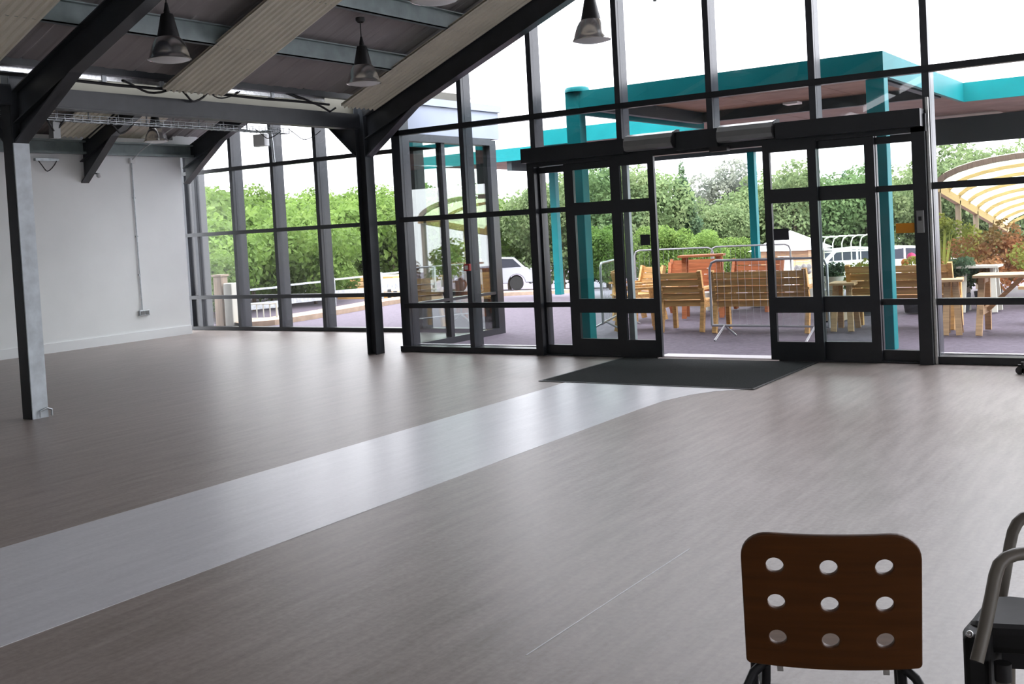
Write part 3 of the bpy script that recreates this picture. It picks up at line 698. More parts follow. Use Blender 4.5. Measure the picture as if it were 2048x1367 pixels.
for a, b_ in (((-.505,2.885),(-.515,2.875)), ((-.53,3.12),(-.54,3.12))):
    MB().tube([(a[0],a[1],.39),(a[0],a[1],.345)], .021, 12).build('sleeve', M['black'], ac, True)
    MB().tube([(a[0],a[1],.35),(b_[0],b_[1],.012)], .0175, 12).build('leg', M['taupe'], ac, True)
MB().sphere((-.578,2.872,.455), .010).build('stud', M['shiny'], ac, True)

# ------------------------------------------------------------------ OUTSIDE: canopy
cn = thing('canopy', 'teal entrance canopy with stepped fascia, brown soffit and posts', 'canopy', (-5, 14, 0))
def fascia(x0, x1, y0, y1, z0=3.0, z1=3.27): return MB().box(x0, x1, y0, y1, z0, z1).build('fascia', M['teal'], cn)
fascia(-7.16, -3.12, 12.20, 12.26)                 # near edge
fascia(-3.18, -3.12, 12.26, 16.5)                  # right return
fascia(-7.16, -7.10, 12.26, 16.5)
fascia(-3.12, -1.2, 16.5, 16.56)                    # rear block, right
fascia(-10.46, -7.16, 16.5, 16.56)                 # rear block, left
fascia(-10.46, -10.40, 16.56, 19.4)
fascia(-15.5, -10.46, 19.4, 19.46)
MB().box(-7.10,-3.18,12.26,21.4,3.24,3.27).box(-10.4,-7.1,16.56,21.4,3.24,3.27).box(-3.18,-1.2,16.56,21.4,3.24,3.27).box(-15.5,-10.4,19.46,23.6,3.24,3.27).build('roof_deck', M['dark_beam'], cn)
def soffit(x0, x1, y0, y1, nx, ny, z=3.05):
    for i in range(nx):
        for j in range(ny):
            a = x0+(x1-x0)*i/nx; b = x0+(x1-x0)*(i+1)/nx; c = y0+(y1-y0)*j/ny; d = y0+(y1-y0)*(j+1)/ny
            MB().box(a+.008, b-.008, c+.008, d-.008, z, z+.02).build('soffit_panel', M['soffit'], cn)
soffit(-7.10, -3.18, 12.26, 16.5, 3, 4, 3.21); soffit(-10.40, -7.1, 16.56, 21.2, 3, 3, 3.10); soffit(-7.1, -3.18, 16.5, 21.2, 3, 3, 3.10); soffit(-3.18, -1.2, 16.56, 21.2, 2, 3, 3.06)
soffit(-15.4, -10.46, 19.5, 23.4, 4, 3, 3.06)
def dbeam(x0, x1, y0, y1, z0, z1): MB().box(x0, x1, y0, y1, z0, z1).build('beam', M['dark_beam'], cn)
dbeam(-6.95, -6.85, 12.4, 15.9, 3.03, 3.2); dbeam(-6.95, -3.3, 15.9, 16.0, 3.05, 3.2); dbeam(-3.40,-3.30,12.4,15.9,3.03,3.2)
dbeam(-13.0, -4.6, 21.2, 21.35, 2.84, 3.09); dbeam(-4.6, -1.2, 20.0, 20.15, 2.60, 3.05)
dbeam(-13.0, -12.88, 19.5, 21.2, 2.80, 3.05)
def post(x0, y0, w, d, z1):
    MB().box(x0, x0+w, y0, y0+d, -.03, z1).build('post', M['teal'], cn, bevel=.008)
post(-7.165, 12.19, .20, .17, 3.27); post(-3.315, 12.19, .20, .17, 3.0)
post(-13.0, 21.2, .16, .16, 2.84); post(-8.22, 21.2, .15, .15, 2.86); post(-1.5, 20.0, .15, .15, 2.62)
MB().lathe([(0,3.27),(.165,3.27),(.165,3.30),(.15,3.33),(.09,3.345),(0,3.35)], (-7.04,12.30,0), 20).build('post_cap', M['teal'], cn, True)
MB().box(-5.0,-4.8,14.3,14.5,3.02,3.05).build('downlight', M['white_plastic'], cn)

# kerb and verge by the side aisle
kp = [(-15.3,13.75),(-14.98,14.33),(-15.1,15.56),(-15.45,17.2),(-15.8,18.5),(-16.1,20.5),(-16.5,24),(-17,29)]
kb = thing('kerb', 'sandy kerb and verge curving past the side aisle', 'kerb', (-15.3,16,0))
for (a, b) in zip(kp[:-1], kp[1:]):
    za, zb = gz(a[1]), gz(b[1])
    MB().add([(a[0],a[1],za),(a[0],a[1],za+.10),(a[0]-.5,a[1]+.15,za+.12),(b[0],b[1],zb),(b[0],b[1],zb+.10),(b[0]-.5,b[1]+.15,zb+.12)],[(0,1,4,3),(1,2,5,4)]).build('kerb_stone', M['kerb'], kb)
gr = thing('guard_rail', 'low galvanised guard rail along the verge', 'guard rail', (-16.6,16,0))
rp = [(-16.3,14.2),(-16.5,16),(-16.9,18),(-17.2,20),(-17.5,22.5)]
for a, b in zip(rp[:-1], rp[1:]):
    MB().bar((a[0],a[1],.30),(b[0],b[1],.25),.04,.14).build('rail', M['galv'], gr)
    MB().bar((a[0],a[1],.62),(b[0],b[1],.60),.04,.04).build('top_rail', M['galv'], gr)
for a in rp: MB().box(a[0]-.04,a[0]+.04,a[1]-.04,a[1]+.04,-.2,.66).build('post', M['galv'], gr)
tp = thing('timber_post', 'pale weathered timber post just outside the aisle glazing', 'post', (-15.85,13.85,0))
MB().box(-15.98,-15.76,13.78,13.94,-.02,.95).build('post', M['wood_grey'], tp, bevel=.01)
MB().box(-16.0,-15.74,13.76,13.96,.95,.985).build('cap', M['wood_grey'], tp)
cbk = tag(MB().box(-15.72,-15.50,13.78,13.98,-.02,.82).build('bollard', M['white_pot'], None, bevel=.02), 'pale grey block bollard beside the timber post', 'bollard')
wg = thing('metal_gate', 'small pale metal frame standing on the verge behind a mullion', 'gate', (-15.9,14.9,0))
MB().tube([(-16.05,14.55,0),(-16.05,14.55,.36),(-15.35,14.75,.36),(-15.35,14.75,0)], .022, 8).build('frame', M['white_pot'], wg)
for k in range(1,5):
    MB().tube([(-16.05+.7*k/5,14.55+.2*k/5,.08),(-16.05+.7*k/5,14.55+.2*k/5,.36)], .012, 6).build('bar', M['white_pot'], wg)
MB().tube([(-16.05,14.55,.08),(-15.35,14.75,.08)], .014, 6).build('bottom_rail', M['white_pot'], wg)
ts = thing('timber_stack', 'stack of orange brown boards beyond the verge', 'timber', (-20,22.4,-.2))
for j in range(5):
    for i in range(2):
        MB().box(-20.6+.03*j, -18.5-.02*j, 22.1+i*.62, 22.68+i*.62, -.16+j*.125, -.05+j*.125).build('board', M['wood_pale'] if j % 2 else M['wood'], ts)
for x in (-20.4,-19.6,-18.8): MB().box(x,x+.12,22.05,23.3,-.26,-.16).build('bearer', M['wood_grey'], ts)

# ------------------------------------------------------------------ OUTSIDE: timber furniture
def make_bench(w, name, label, cat, wood, n_back=5, sag=0):
    """seen from behind when it faces +y; local origin at the middle of its foot"""
    t = thing(name, label, cat)
    hw = w/2
    for s in (-1, 1):
        MB().bar((s*(hw-.035), -.20, 0), (s*(hw-.035), -.10, .42), .055, .07, (0,1,0)).bar((s*(hw-.035), -.10, .38), (s*(hw-.035), -.22, .84), .055, .06, (0,1,0)).build('leg', wood, t, **L)
        MB().bar((s*(hw-.035), .36, 0), (s*(hw-.035), .33, .60), .055, .07, (0,1,0)).build('leg', wood, t, **L)
        MB().bar((s*(hw-.03), -.20, .585), (s*(hw-.03), .42, .60), .085, .03).build('arm', wood, t, **L)
        MB().bar((s*(hw-.035), -.12, .36), (s*(hw-.035), .34, .36), .04, .07).build('side_rail', wood, t, **L)
    for k in range(n_back):
        z = .345 + (.475)*(k+.5)/n_back; y = -.115 - .12*(z-.4)/.44
        MB().box(-hw+.05, hw-.05, y-.012, y+.010, z-.0435, z+.0435).build('back_slat', wood, t, **L)
    for k in range(4):
        y = -.03 + .115*k
        MB().box(-hw+.02, hw-.02, y, y+.10, .40, .424).build('seat_slat', wood, t, **L)
    return t
b1 = make_bench(.66, 'garden_chair', 'golden timber garden chair seen from behind in the doorway', 'chair', M['wood'])
b1.location = (-6.33, 13.78, 0); b1.rotation_euler = (0,0,math.radians(4))
b2 = make_bench(1.32, 'garden_bench', 'long golden slatted bench seen from behind in the doorway', 'bench', M['wood'])
b2.location = (-5.17, 13.70, 0); b2.rotation_euler = (0,0,math.radians(2))
b3 = dup(b1, (-7.30, 13.95, 0), math.radians(-62), 'golden timber garden chair turned sideways behind the left leaf')
b4 = dup(b2, (-3.52, 14.25, 0), math.radians(1), 'slatted bench seen through the right fixed screen')
# red brown furniture further back
rb1 = make_bench(.95, 'garden_bench', 'red brown bench standing behind the doorway chair', 'bench', M['wood_red']); rb1.location = (-7.35, 16.3, 0); rb1.rotation_euler = (0,0,math.radians(185))
rb2 = dup(rb1, (-6.55, 16.9, 0), math.radians(172), 'red brown bench behind the long golden bench')
rb3 = dup(rb1, (-7.9, 17.7, 0), math.radians(200), 'red brown bench furthest back in the yard')
rb4 = dup(b1, (-7.75, 15.3, 0), math.radians(150), 'golden timber chair facing the building behind the left leaf')
def make_table(w, d, h, name, label, wood, splay=.06, planks=4, brace=False):
    t = thing(name, label, 'table')
    for k in range(planks):
        y0 = -d/2 + d*k/planks; MB().box(-w/2, w/2, y0+.004, y0+d/planks-.004, h-.03, h).build('plank', wood, t, **L)
    for sx_ in (-1, 1):
        for sy in (-1, 1):
            MB().bar((sx_*(w/2-.06), sy*(d/2-.04+splay), 0), (sx_*(w/2-.09), sy*(d/2-.12), h-.03), .07, .05, (0,1,0)).build('leg', wood, t, **L)
        MB().box(sx_*(w/2-.09)-.02, sx_*(w/2-.09)+.02, -d/2+.06, d/2-.06, h-.10, h-.03).build('cross_rail', wood, t, **L)
        if brace: MB().bar((sx_*(w/2-.11), 0, h*.38), (sx_*(w/2-.50), 0, h-.05), .05, .05, (0,1,0)).build('brace', wood, t, **L)
    if brace: 
        for sx_ in (-1, 1): MB().box(sx_*(w/2-.09)-.02, sx_*(w/2-.09)+.02, -d/2-.02, d/2+.02, h*.34, h*.34+.07).build('cross_rail', wood, t, **L)
    return t
tb1 = make_table(.34, .50, .62, 'side_table', 'small pale timber table behind the right screen', M['wood_pale'], .04, 3); tb1.location = (-4.20, 14.05, 0); tb1.rotation_euler = (0,0,.1)
st1 = make_table(.27, .34, .66, 'stool', 'tall pale timber stool just right of the door jamb', M['wood_pale'], .04, 3); st1.location = (-2.80, 13.65, 0); st1.rotation_euler = (0,0,.15); st1['category'] = 'stool'
pt = make_table(1.5, .62, .70, 'picnic_table', 'pale timber picnic table with diagonal brace, cut by the right edge', M['wood_pale'], .10, 5, True); pt.location = (-1.80, 13.85, 0); pt.rotation_euler = (0,0,.03)
ps_ = thing('picnic_bench', 'low pale plank bench behind the picnic table', 'bench', (-1.5, 15.0, 0))
for k in range(2): MB().box(-2.25,-.6,14.85+k*.15,14.99+k*.15,.43,.47).build('plank', M['wood_pale'], ps_)
for x in (-2.1,-.8): MB().box(x,x+.06,14.88,15.12,0,.43).build('leg', M['wood_pale'], ps_)
wt = make_table(.55, .45, .66, 'white_table', 'pale little table among the potted shrubs', M['white_pot'], .02, 3); wt.location = (-3.0, 16.55, 0); wt['category'] = 'table'

bt = make_table(.7, .45, .98, 'bar_table', 'tall red brown table frame behind the doorway chair', M['wood_red'], .02, 3); bt.location = (-6.9, 15.7, 0); bt.rotation_euler = (0,0,.3)
pk = thing('flower_tub', 'white flower tub between the red brown benches, leftmost', 'planter', (-7.25, 16.9, 0), group='white flower tubs')
MB().lathe([(0,0),(.13,0),(.17,.30),(.15,.30),(0,.27)], n=16).build('tub', M['white_pot'], pk, True, **L)
for k in range(7):
    a = 2*PI*k/7; MB().sphere((.10*math.cos(a),.10*math.sin(a),.62+.04*math.sin(3*a)), .05, 8, 6).build('bloom', M['white_plastic'], pk, True, **L)
MB().tube([(0,0,.27),(0,0,.6)], .07, 8).build('leaves', M['olive_leaf'], pk, True, **L)
dup(pk, (-6.75, 17.6, 0), 1, 'white flower tub just left of the front barrier'); dup(pk, (-6.35, 17.3, 0), 2, 'white flower tub above the left end of the long bench'); dup(pk, (-5.9, 17.5, 0), 2.5, 'white flower tub behind the middle of the long bench')

# crowd control barriers
def make_barrier(w, label, bars=16):
    t = thing('crowd_barrier', label, 'barrier', group='steel crowd barriers')
    r = .10; hw = w/2
    fr = [(-hw,0,.17),(-hw,0,1.0-r),(-hw+.03,0,1.0-.03),(-hw+r,0,1.0),(hw-r,0,1.0),(hw-.03,0,1.0-.03),(hw,0,1.0-r),(hw,0,.17),(-hw,0,.17)]
    MB().tube(fr, .017, 8).build('frame', M['steel_wire'], t, True, **L)
    for k in range(1, bars):
        x = -hw + w*k/bars; MB().tube([(x,0,.17),(x,0,.985)], .0018, 5).build('bar', M['steel_wire'], t, **L)
    for s in (-1, 1):
        MB().tube([(s*(hw-.18)-.0,-.30,.012),(s*(hw-.18),0,.17),(s*(hw-.18),.30,.012)], .014, 8).build('foot', M['steel_wire'], t, True, **L)
    return t
bar1 = make_barrier(1.55, 'steel crowd barrier standing close in front of the long bench'); bar1.location = (-4.79, 12.83, 0); bar1.rotation_euler = (0,0,math.radians(-4))
dup(bar1, (-7.55, 13.9, 0), math.radians(108), 'steel crowd barrier seen edge on behind the left fixed screen')
dup(bar1, (-8.75, 18.6, 0), math.radians(6), 'steel crowd barrier standing behind the red brown benches, left of the far post')
dup(bar1, (-7.35, 18.9, 0), math.radians(-3), 'steel crowd barrier beside the far teal post')

# playhouse, cars, trolley shelter
ph = thing('playhouse', 'little timber playhouse with a white pyramid roof', 'playhouse', (-11.2, 32.2, gz(32.2)))
z0 = gz(32.2)
for k in range(7):
    MB().box(-11.95,-10.5,31.5,31.56,z0+k*.17,z0+k*.17+.16).build('board', M['wood_pale'], ph); MB().box(-10.5,-10.44,31.5,32.9,z0+k*.17,z0+k*.17+.16).build('board', M['wood_pale'], ph)
MB().box(-11.75,-11.4,31.46,31.5,z0+.1,z0+1.0).build('window', M['wood_red'], ph); MB().box(-11.2,-10.9,31.46,31.5,z0,z0+1.0).build('door', M['white_plastic'], ph)
MB().add([(-12.2,31.2,z0+1.2),(-10.2,31.2,z0+1.2),(-10.2,33.2,z0+1.2),(-12.2,33.2,z0+1.2),(-11.2,32.2,z0+1.78)],[(3,2,1,0),(0,1,4),(1,2,4),(2,3,4),(3,0,4)]).build('roof', M['car_white'], ph)
def make_car(label, paint, loc, rz):
    t = thing('car', label, 'car', loc, rz)
    prof = [(-2.15,.35),(-2.2,.75),(-2.12,.98),(-1.75,1.02),(-1.25,1.50),(-.2,1.56),(.55,1.50),(1.2,1.02),(1.95,.92),(2.15,.70),(2.15,.35)]
    arches = lambda cx: [(cx+.40*math.cos(a), .33+.40*math.sin(a)) for a in [PI*k/8 for k in range(9)]]
    poly = prof[:-1] + [(2.15,.35),(1.77,.33)] + arches(1.35)[1:] + [(-.9,.33)] + arches(-1.3)[1:] + [(-2.1,.33)]
    MB().prism_y(poly, -.84, .84).build('body', paint, t, bevel=.04, **L)
    for s in (-1, 1):
        MB().prism_y([(-1.55,1.06),(-1.18,1.44),(-.42,1.49),(-.42,1.06)], s*.845-.004, s*.845+.004).build('side_window', M['car_glass'], t, **L)
        MB().prism_y([(-.34,1.06),(-.34,1.49),(.45,1.44),(.95,1.06)], s*.845-.004, s*.845+.004).build('side_window', M['car_glass'], t, **L)
        MB().box(-2.215,-2.10,s*.70-.12,s*.70+.12,.72,.98).build('tail_light', M['lens_red'], t, **L)
        for cx in (-1.3, 1.35):
            MB().tube([(cx,s*.60,.32),(cx,s*.83,.32)], .32, 20).build('wheel', M['tyre'], t, **L)
    return t
c1 = make_car('silver car with red tail light parked beyond the teal post', M['car'], (-28.65, 40.9, gz(40.9)), math.radians(213.7))
c2 = make_car('white car parked far off, leftmost behind the right doors', M['car_white'], (-14.6, 45.2, gz(45.2)), .5)
tlr = thing('trailer', 'small white trailer beside the timber stack', 'trailer', (-17.9,21.2,gz(21.2)))
zt = gz(21.2)
MB().add([(-18.25,20.7,zt+.22),(-17.45,21.2,zt+.22),(-17.65,21.8,zt+.22),(-18.45,21.3,zt+.22),(-18.3,20.62,zt+.52),(-17.38,21.2,zt+.52),(-17.62,21.9,zt+.52),(-18.52,21.32,zt+.52)],[(3,2,1,0),(4,5,6,7),(0,1,5,4),(1,2,6,5),(2,3,7,6),(3,0,4,7)]).build('tub', M['car_white'], tlr)
for x, y in ((-17.75,20.95),(-18.1,21.6)): MB().tube([(x-.03,y-.02,zt+.15),(x+.03,y+.02,zt+.15)], .15, 14).build('wheel', M['tyre'], tlr)
MB().bar((-17.5,21.4,zt+.24),(-16.9,21.8,zt+.2),.05,.05).build('drawbar', M['galv'], tlr)
for px, py, rz, lb in [(-12.9,45.8,.5,'white car parked far off, middle of three'),(-11.2,46.6,.5,'white car parked far off beside the amber notice')]:
    dup(c2, (px, py, gz(py)), rz, lb)
tsr = thing('trolley_shelter', 'row of pale hooped rails far behind the right doors', 'shelter', (-10, 33, gz(33)))
for k in range(7):
    x = -10.6 + k*.24; y = 32.6 + k*.13; z = gz(33)
    MB().tube([(x,y,z),(x,y,z+1.35),(x+.05,y+.02,z+1.5),(x+.18,y+.12,z+1.58),(x+.5,y+.4,z+1.55)], .018, 6).build('hoop', M['white_pot'], tsr, True)
MB().bar((-10.6,32.6,gz(33)+1.1),(-9.1,33.4,gz(33)+1.1),.04,.04).build('rail', M['white_pot'], tsr)

# barrel roofed walkway on the right, falling away down the slope
pg = thing('pergola', 'timber walkway with a translucent barrel roof on the right', 'pergola', (-3, 22.3, 0))
def arc_pt(y, a):
    k = (y-22.0); zz = 1.89 - .135*k
    return (-2.85 - 1.88*math.cos(a), y, zz + .50*math.sin(a))
NA = 14
for i in range(9):
    y = 22.0 + i*.98
    pts = [arc_pt(y, PI*k/NA) for k in range(NA+1)]
    b = MB()
    for p, q in zip(pts[:-1], pts[1:]): b.bar(p, q, .08, .11 if i == 0 else .07)
    b.build('arch', M['wood_red'] if i == 0 and False else M['wood_grey'] if i == 0 else M['wood_pale'], pg)
b = MB(); vs = []; fs = []
for j in range(2):
    for k in range(NA+1):
        p = arc_pt(22.0 + j*7.84, PI*k/NA); vs.append((p[0], p[1], p[2]+.07))
fs = [(k, k+1, NA+2+k, NA+1+k) for k in range(NA)]
b.add(vs, fs).build('roof_sheet', M['poly'], pg)
for s in (0, PI):
    a = arc_pt(22.0, s); e = arc_pt(29.84, s)
    MB().bar(a, e, .10, .16).build('eaves_beam', M['wood_pale'], pg)
    for i in range(5):
        p = arc_pt(22.15 + i*1.85, s); MB().box(p[0]-.05, p[0]+.05, p[1]-.05, p[1]+.05, gz(p[1]), p[2]).build('post', M['wood_grey'], pg)

# ------------------------------------------------------------------ OUTSIDE: planting
def leaf_mesh(name, m, blobs, n, size, seed):
    rnd = random.Random(seed); vs = []; fs = []
    vol = [b[3]*b[4]*b[5] for b in blobs]; tot = sum(v**.67 for v in vol)
    for b, v in zip(blobs, vol):
        for _ in range(int(n*v**.67/tot)):
            while True:
                d = Vector((rnd.uniform(-1,1), rnd.uniform(-1,1), rnd.uniform(-1,1)))
                if .01 < d.length < 1: break
            r = rnd.uniform(.62, 1.06)**.8; d.normalize()
            c = Vector((b[0]+d.x*r*b[3], b[1]+d.y*r*b[4], b[2]+d.z*r*b[5]))
            nrm = (d*.7 + Vector((rnd.uniform(-1,1), rnd.uniform(-1,1), rnd.uniform(-.4,1)))).normalized()
            t1 = nrm.orthogonal().normalized(); t1.rotate(Matrix.Rotation(rnd.uniform(0, 2*PI), 3, nrm)); t2 = nrm.cross(t1)
            s = size*rnd.uniform(.6, 1.25); k = len(vs)
            vs += [tuple(c+t1*s), tuple(c+t2*s*.55+nrm*s*.12), tuple(c-t1*s), tuple(c-t2*s*.55+nrm*s*.12)]; fs.append((k,k+1,k+2,k+3))
    me = bpy.data.meshes.new(name); me.from_pydata(vs, [], fs); me.materials.append(m); return me
def broad_blobs(seed, w, h, n):
    r = random.Random(seed); out = [(0,0,h*.55,w*.36,w*.36,h*.34)]
    for _ in range(n):
        a = r.uniform(0,2*PI); q = r.uniform(.15,.36)*w; z = r.uniform(.22,.86)*h
        s = r.uniform(.13,.24)*w; out.append((math.cos(a)*q, math.sin(a)*q, z, s, s, s*.9))
    return out
def cone_blobs(seed, w, h, n):
    r = random.Random(seed); out = []
    for i in range(n):
        t = (i+.5)/n; z = h*(.08+.88*t); rad = w*.5*(1-t)**.8+.05*w
        for k in range(3 if t < .8 else 1):
            a = r.uniform(0,2*PI); s = rad*.62; q = rad*.42 if t < .8 else 0
            out.append((math.cos(a)*q, math.sin(a)*q, z, s, s, h/n*.9))
    return out
def make_tree(name, label, m, blobs, n, size, seed, h, cat='tree', trunk=.12):
    t = thing(name, label, cat)
    MB().tube([(0,0,-.4),(.03,.02,h*.3),(0,0,h*.62)], [trunk, trunk*.8, trunk*.4], 8).build('trunk', M['bark'], t, True, **L)
    o = bpy.data.objects.new('foliage', leaf_mesh(name+'_foliage', m, blobs, n, size, seed)); COL.objects.link(o); o.parent = t; o['kind'] = 'stuff'
    return t
A = make_tree('broadleaf_tree', '', M['lime'], broad_blobs(1, 5.2, 5.6, 16), 11000, .11, 11, 5.6)
B = make_tree('broadleaf_tree', '', M['lime'], broad_blobs(2, 4.6, 5.0, 14), 10000, .11, 12, 5.0)
Mx = make_tree('broadleaf_tree', '', M['mid'], broad_blobs(3, 5.4, 5.6, 16), 11000, .11, 13, 5.6)
Cn = make_tree('conifer_tree', '', M['dark_leaf'], cone_blobs(4, 2.7, 7.2, 12), 12000, .11, 14, 7.2)
Pn = make_tree('pine_tree', '', M['grey_leaf'], broad_blobs(5, 4.6, 7.0, 14), 9000, .12, 15, 7.0)
Bu = make_tree('shrub', '', M['lime'], broad_blobs(6, 2.6, 2.0, 12), 6000, .075, 16, 2.0, 'shrub', .05)
TG = 'trees round the yard'
# (source, x, y, scale, label)
plan = [
 (B,-26.8,23.1,0.78,'lime green tree outside the aisle, leftmost'),
 (A,-32.4,29.0,0.81,'lime green tree outside the aisle, second from the left'),
 (B,-26.4,24.6,0.66,'lime green tree behind the middle aisle mullions'),
 (A,-31.5,30.8,0.77,'lime green tree in the back row behind the aisle'),
 (B,-25.7,26.3,0.76,'lime green tree left of the front column'),
 (A,-30.4,32.7,0.82,'lime green tree just left of the front column, further back'),
 (B,-24.9,28.0,0.77,'lime green tree hidden partly by the front column'),
 (A,-29.3,34.7,0.86,'lime green tree beside the front column'),
 (B,-25.0,31.5,0.81,'lime green tree seen through the projecting glazed side, left'),
 (A,-27.7,36.9,0.87,'lime green tree seen through the projecting glazed side, right'),
 (B,-30.2,42.4,0.98,'lime green tree behind the roof of the silver car'),
 (A,-31.3,46.6,0.95,'lime green tree behind the silver car'),
 (B,-29.0,45.7,0.99,'lime green tree behind the first door mullion'),
 (Mx,-25.9,43.0,0.97,'mid green tree left of the far teal post'),
 (Mx,-27.9,48.9,1.15,'mid green tree behind the left sidelight'),
 (Cn,-25.1,45.9,0.86,'dark conifer seen through the left fixed screen'),
 (Mx,-23.3,44.7,1.07,'mid green tree behind the left sliding leaf'),
 (Mx,-25.2,50.6,0.97,'lower mid green tree right of the left sliding leaf'),
 (Cn,-21.1,46.2,0.83,'tall dark conifer standing in the open doorway'),
 (Pn,-24.2,58.6,1.05,'grey green pine right of the doorway conifer'),
 (Mx,-22.4,52.4,0.82,'mid green tree below the grey pine'),
 (Pn,-24.6,63.0,0.85,'grey green tree left of the slim far post'),
 (Mx,-21.5,57.9,1.07,'mid green tree right of the slim far post'),
 (Mx,-19.5,56.9,1.17,'mid green tree behind the right sliding leaf'),
 (Mx,-18.9,59.7,1.14,'mid green tree left in the right fixed screen'),
 (Cn,-18.4,62.4,0.88,'dark conifer in the right fixed screen'),
 (Mx,-16.3,59.0,1.13,'mid green tree right in the right fixed screen'),
 (Mx,-15.2,62.1,1.08,'mid green tree behind the amber notice'),
 (Pn,-15.5,69.1,0.79,'grey green tree behind the right door jamb'),
 (Mx,-11.4,62.3,1.35,'pale green tree rising above the barrel roof'),
 (Mx,-10.4,67.7,1.19,'mid green tree behind the barrel roof, right'),
 (Mx,-13.1,63.5,1.16,'mid green tree left of the barrel roof peak'),
 (A,-17.5,36.4,0.44,'low yellow green bush below the doorway conifer'),
 (A,-17.2,39.0,0.42,'low lime bush right of the yellow green bush'),
 (A,-20.2,37.1,0.47,'low lime bush behind the left fixed screen'),
 (B,-17.8,43.5,0.47,'low lime bush left of the slim far post'),
]
used = set()
for src, x, y, s, lb in plan:
    if src.name in used: dup(src, (x, y, gz(y)), random.uniform(0, 6.28), lb, s, TG)
    else:
        used.add(src.name); src.location = (x, y, gz(y)); src.scale = (s,s,s); src['label'] = lb; src['group'] = TG
SG = 'shrubs beyond the verge'
sp = [(-18.2,15.6,1.0,'lime shrub on the verge by the timber post'),(-18.8,17.4,1.1,'lime shrub on the verge, second from the left'),(-18.6,19.2,1.0,'lime shrub behind the guard rail, middle'),
      (-21.0,18.0,1.35,'taller lime shrub behind the guard rail, left'),(-21.4,20.4,1.3,'taller lime shrub behind the guard rail, middle'),(-22.8,22.4,1.35,'taller lime shrub left of the timber stack'),
      (-19.8,20.6,.8,'small lime shrub left of the front column'),(-17.5,14.6,.75,'small lime shrub next to the pale metal frame'),(-22.6,17.6,1.6,'broad lime shrub far left behind the guard rail'),(-24.2,20.6,1.6,'broad lime shrub behind the second aisle mullion'),(-23.6,24.6,1.5,'broad lime shrub behind the timber stack'),(-22.6,27.0,1.5,'broad lime shrub right of the timber stack')]
for i, (x, y, s, lb) in enumerate(sp):
    if i == 0: Bu.location = (x,y,gz(y)-.1); Bu.scale = (s,s,s); Bu['label'] = lb; Bu['group'] = SG
    else: dup(Bu, (x,y,gz(y)-.1), random.uniform(0,6.28), lb, s, SG)
# potted plants on the right
def potted(name, label, m, x, y, w, h, n, size, seed, pot=.16, pot_m=None, ph_=.26):
    t = thing(name, label, 'plant', (x, y, 0))
    MB().lathe([(0,0),(pot*.78,0),(pot,ph_),(pot*.88,ph_),(pot*.86,ph_-.03),(0,ph_-.03)], n=16).build('pot', pot_m or M['pot'], t, True, **L)
    MB().tube([(0,0,ph_-.04),(0,0,ph_+h*.5)], .015, 6).build('stem', M['bark'], t, **L)
    bl = [(a,b_,c+ph_,d,e,f) for a,b_,c,d,e,f in broad_blobs(seed, w, h, 9)]
    o = bpy.data.objects.new('foliage', leaf_mesh(name+'_leaves', m, bl, n, size, seed)); COL.objects.link(o); o.parent = t; o['kind'] = 'stuff'
    return t
potted('potted_shrub', 'bushy green and red photinia in front of the barrel roof', M['red_leaf'], -3.15, 18.3, 1.5, .95, 2600, .04, 31)
potted('potted_shrub', 'second red tipped photinia at the right edge', M['red_leaf'], -2.55, 18.6, 1.3, .85, 2200, .04, 32)
potted('potted_shrub', 'tall yellow green shrub under the barrel roof', M['olive_leaf'], -3.85, 19.3, 1.1, 1.15, 2200, .04, 33)
potted('potted_shrub', 'dark green low shrub behind the stool', M['dark_leaf'], -3.30, 16.6, .75, .50, 1500, .035, 34)
potted('potted_shrub', 'small red leaved shrub beside the dark low shrub', M['red_leaf'], -3.0, 16.9, .6, .48, 1200, .035, 35)
potted('potted_shrub', 'olive shrub at the far right behind the picnic table', M['olive_leaf'], -2.3, 17.3, .9, .65, 1600, .035, 36)
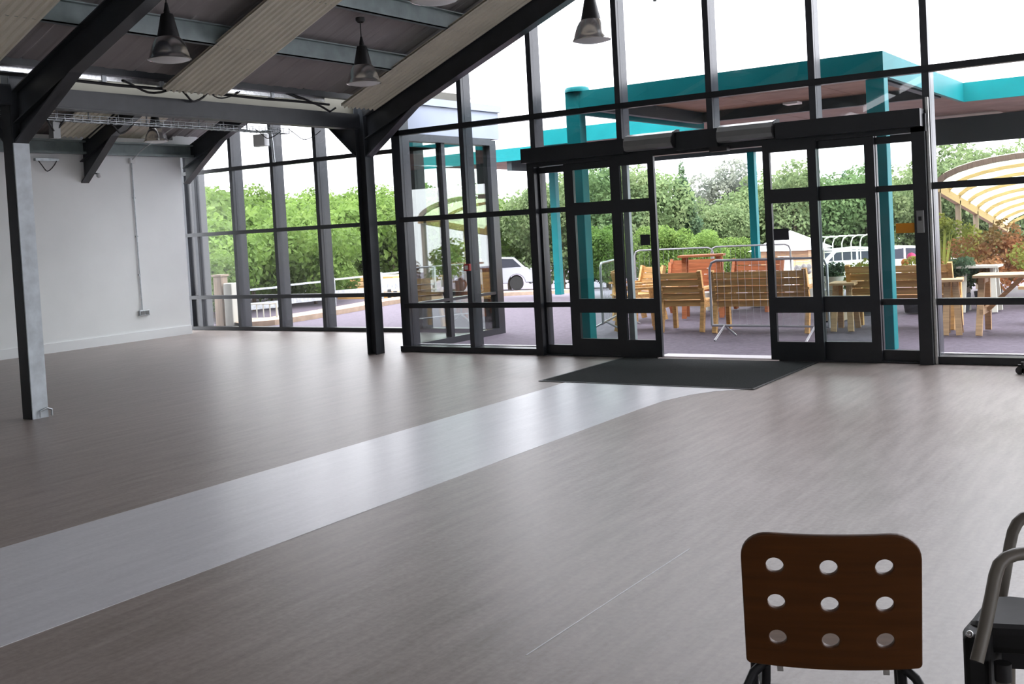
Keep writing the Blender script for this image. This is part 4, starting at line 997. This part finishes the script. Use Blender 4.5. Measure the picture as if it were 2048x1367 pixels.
potted('potted_conifer', 'dark little conifer in a pot behind the right screen', M['dark_leaf'], -4.80, 15.5, .42, .62, 1300, .03, 37)
potted('potted_shrub', 'yellow green shrub above the bench in the right screen', M['olive_leaf'], -4.55, 16.2, .75, .58, 1500, .03, 38)
potted('flower_pot', 'orange flowering plant beside the right teal post', M['olive_leaf'], -3.9, 16.4, .4, .62, 700, .03, 39)
potted('potted_shrub', 'red leaved shrub low beside the door jamb', M['red_leaf'], -3.55, 16.3, .45, .62, 900, .03, 40)
gr2 = thing('tall_grass_plant', 'tall strap leaved green plant beside the door jamb', 'plant', (-3.45, 16.3, 0))
MB().lathe([(0,0),(.13,0),(.17,.28),(.14,.28),(0,.25)], n=16).build('pot', M['pot'], gr2, True, **L)
for k in range(14):
    a = 2*PI*k/14 + .2; l = random.uniform(.06,.22)
    MB().add([(0.015*math.cos(a+1.57),.015*math.sin(a+1.57),.25),(-.015*math.cos(a+1.57),-.015*math.sin(a+1.57),.25),(l*.5*math.cos(a)-.02*math.sin(a),l*.5*math.sin(a)+.02*math.cos(a),.8),(l*.5*math.cos(a)+.02*math.sin(a),l*.5*math.sin(a)-.02*math.cos(a),.8),(l*math.cos(a),l*math.sin(a),1.22)],[(0,1,3,2),(2,3,4)]).build('leaf', M['olive_leaf'], gr2, **L)
fl_ = thing('flower', 'pink flower head above the bench beside the amber notice', 'flower', (-3.95, 16.6, 0))
MB().sphere((0,0,.80),.07,12,8).build('bloom', M['pink'], fl_, True, **L); MB().tube([(0,0,.0),(0,0,.75)],.012,6).build('stem', M['olive_leaf'], fl_, **L)
MB().sphere((-.12,.1,.72),.06,12,8).build('bloom', M['orange'], fl_, True, **L)
wp = thing('white_planter', 'stack of off white planters behind the small table', 'planter', (-4.75, 15.25, 0))
for k in range(3): MB().lathe([(0,.33+k*.10),(.12,.33+k*.10),(.15,.42+k*.10),(.13,.42+k*.10)], (-4.72,15.3,0), 16).build('planter', M['white_pot'], wp, True)
MB().box(-4.88,-4.56,15.14,15.46,0,.33).build('plinth', M['wood_grey'], wp)
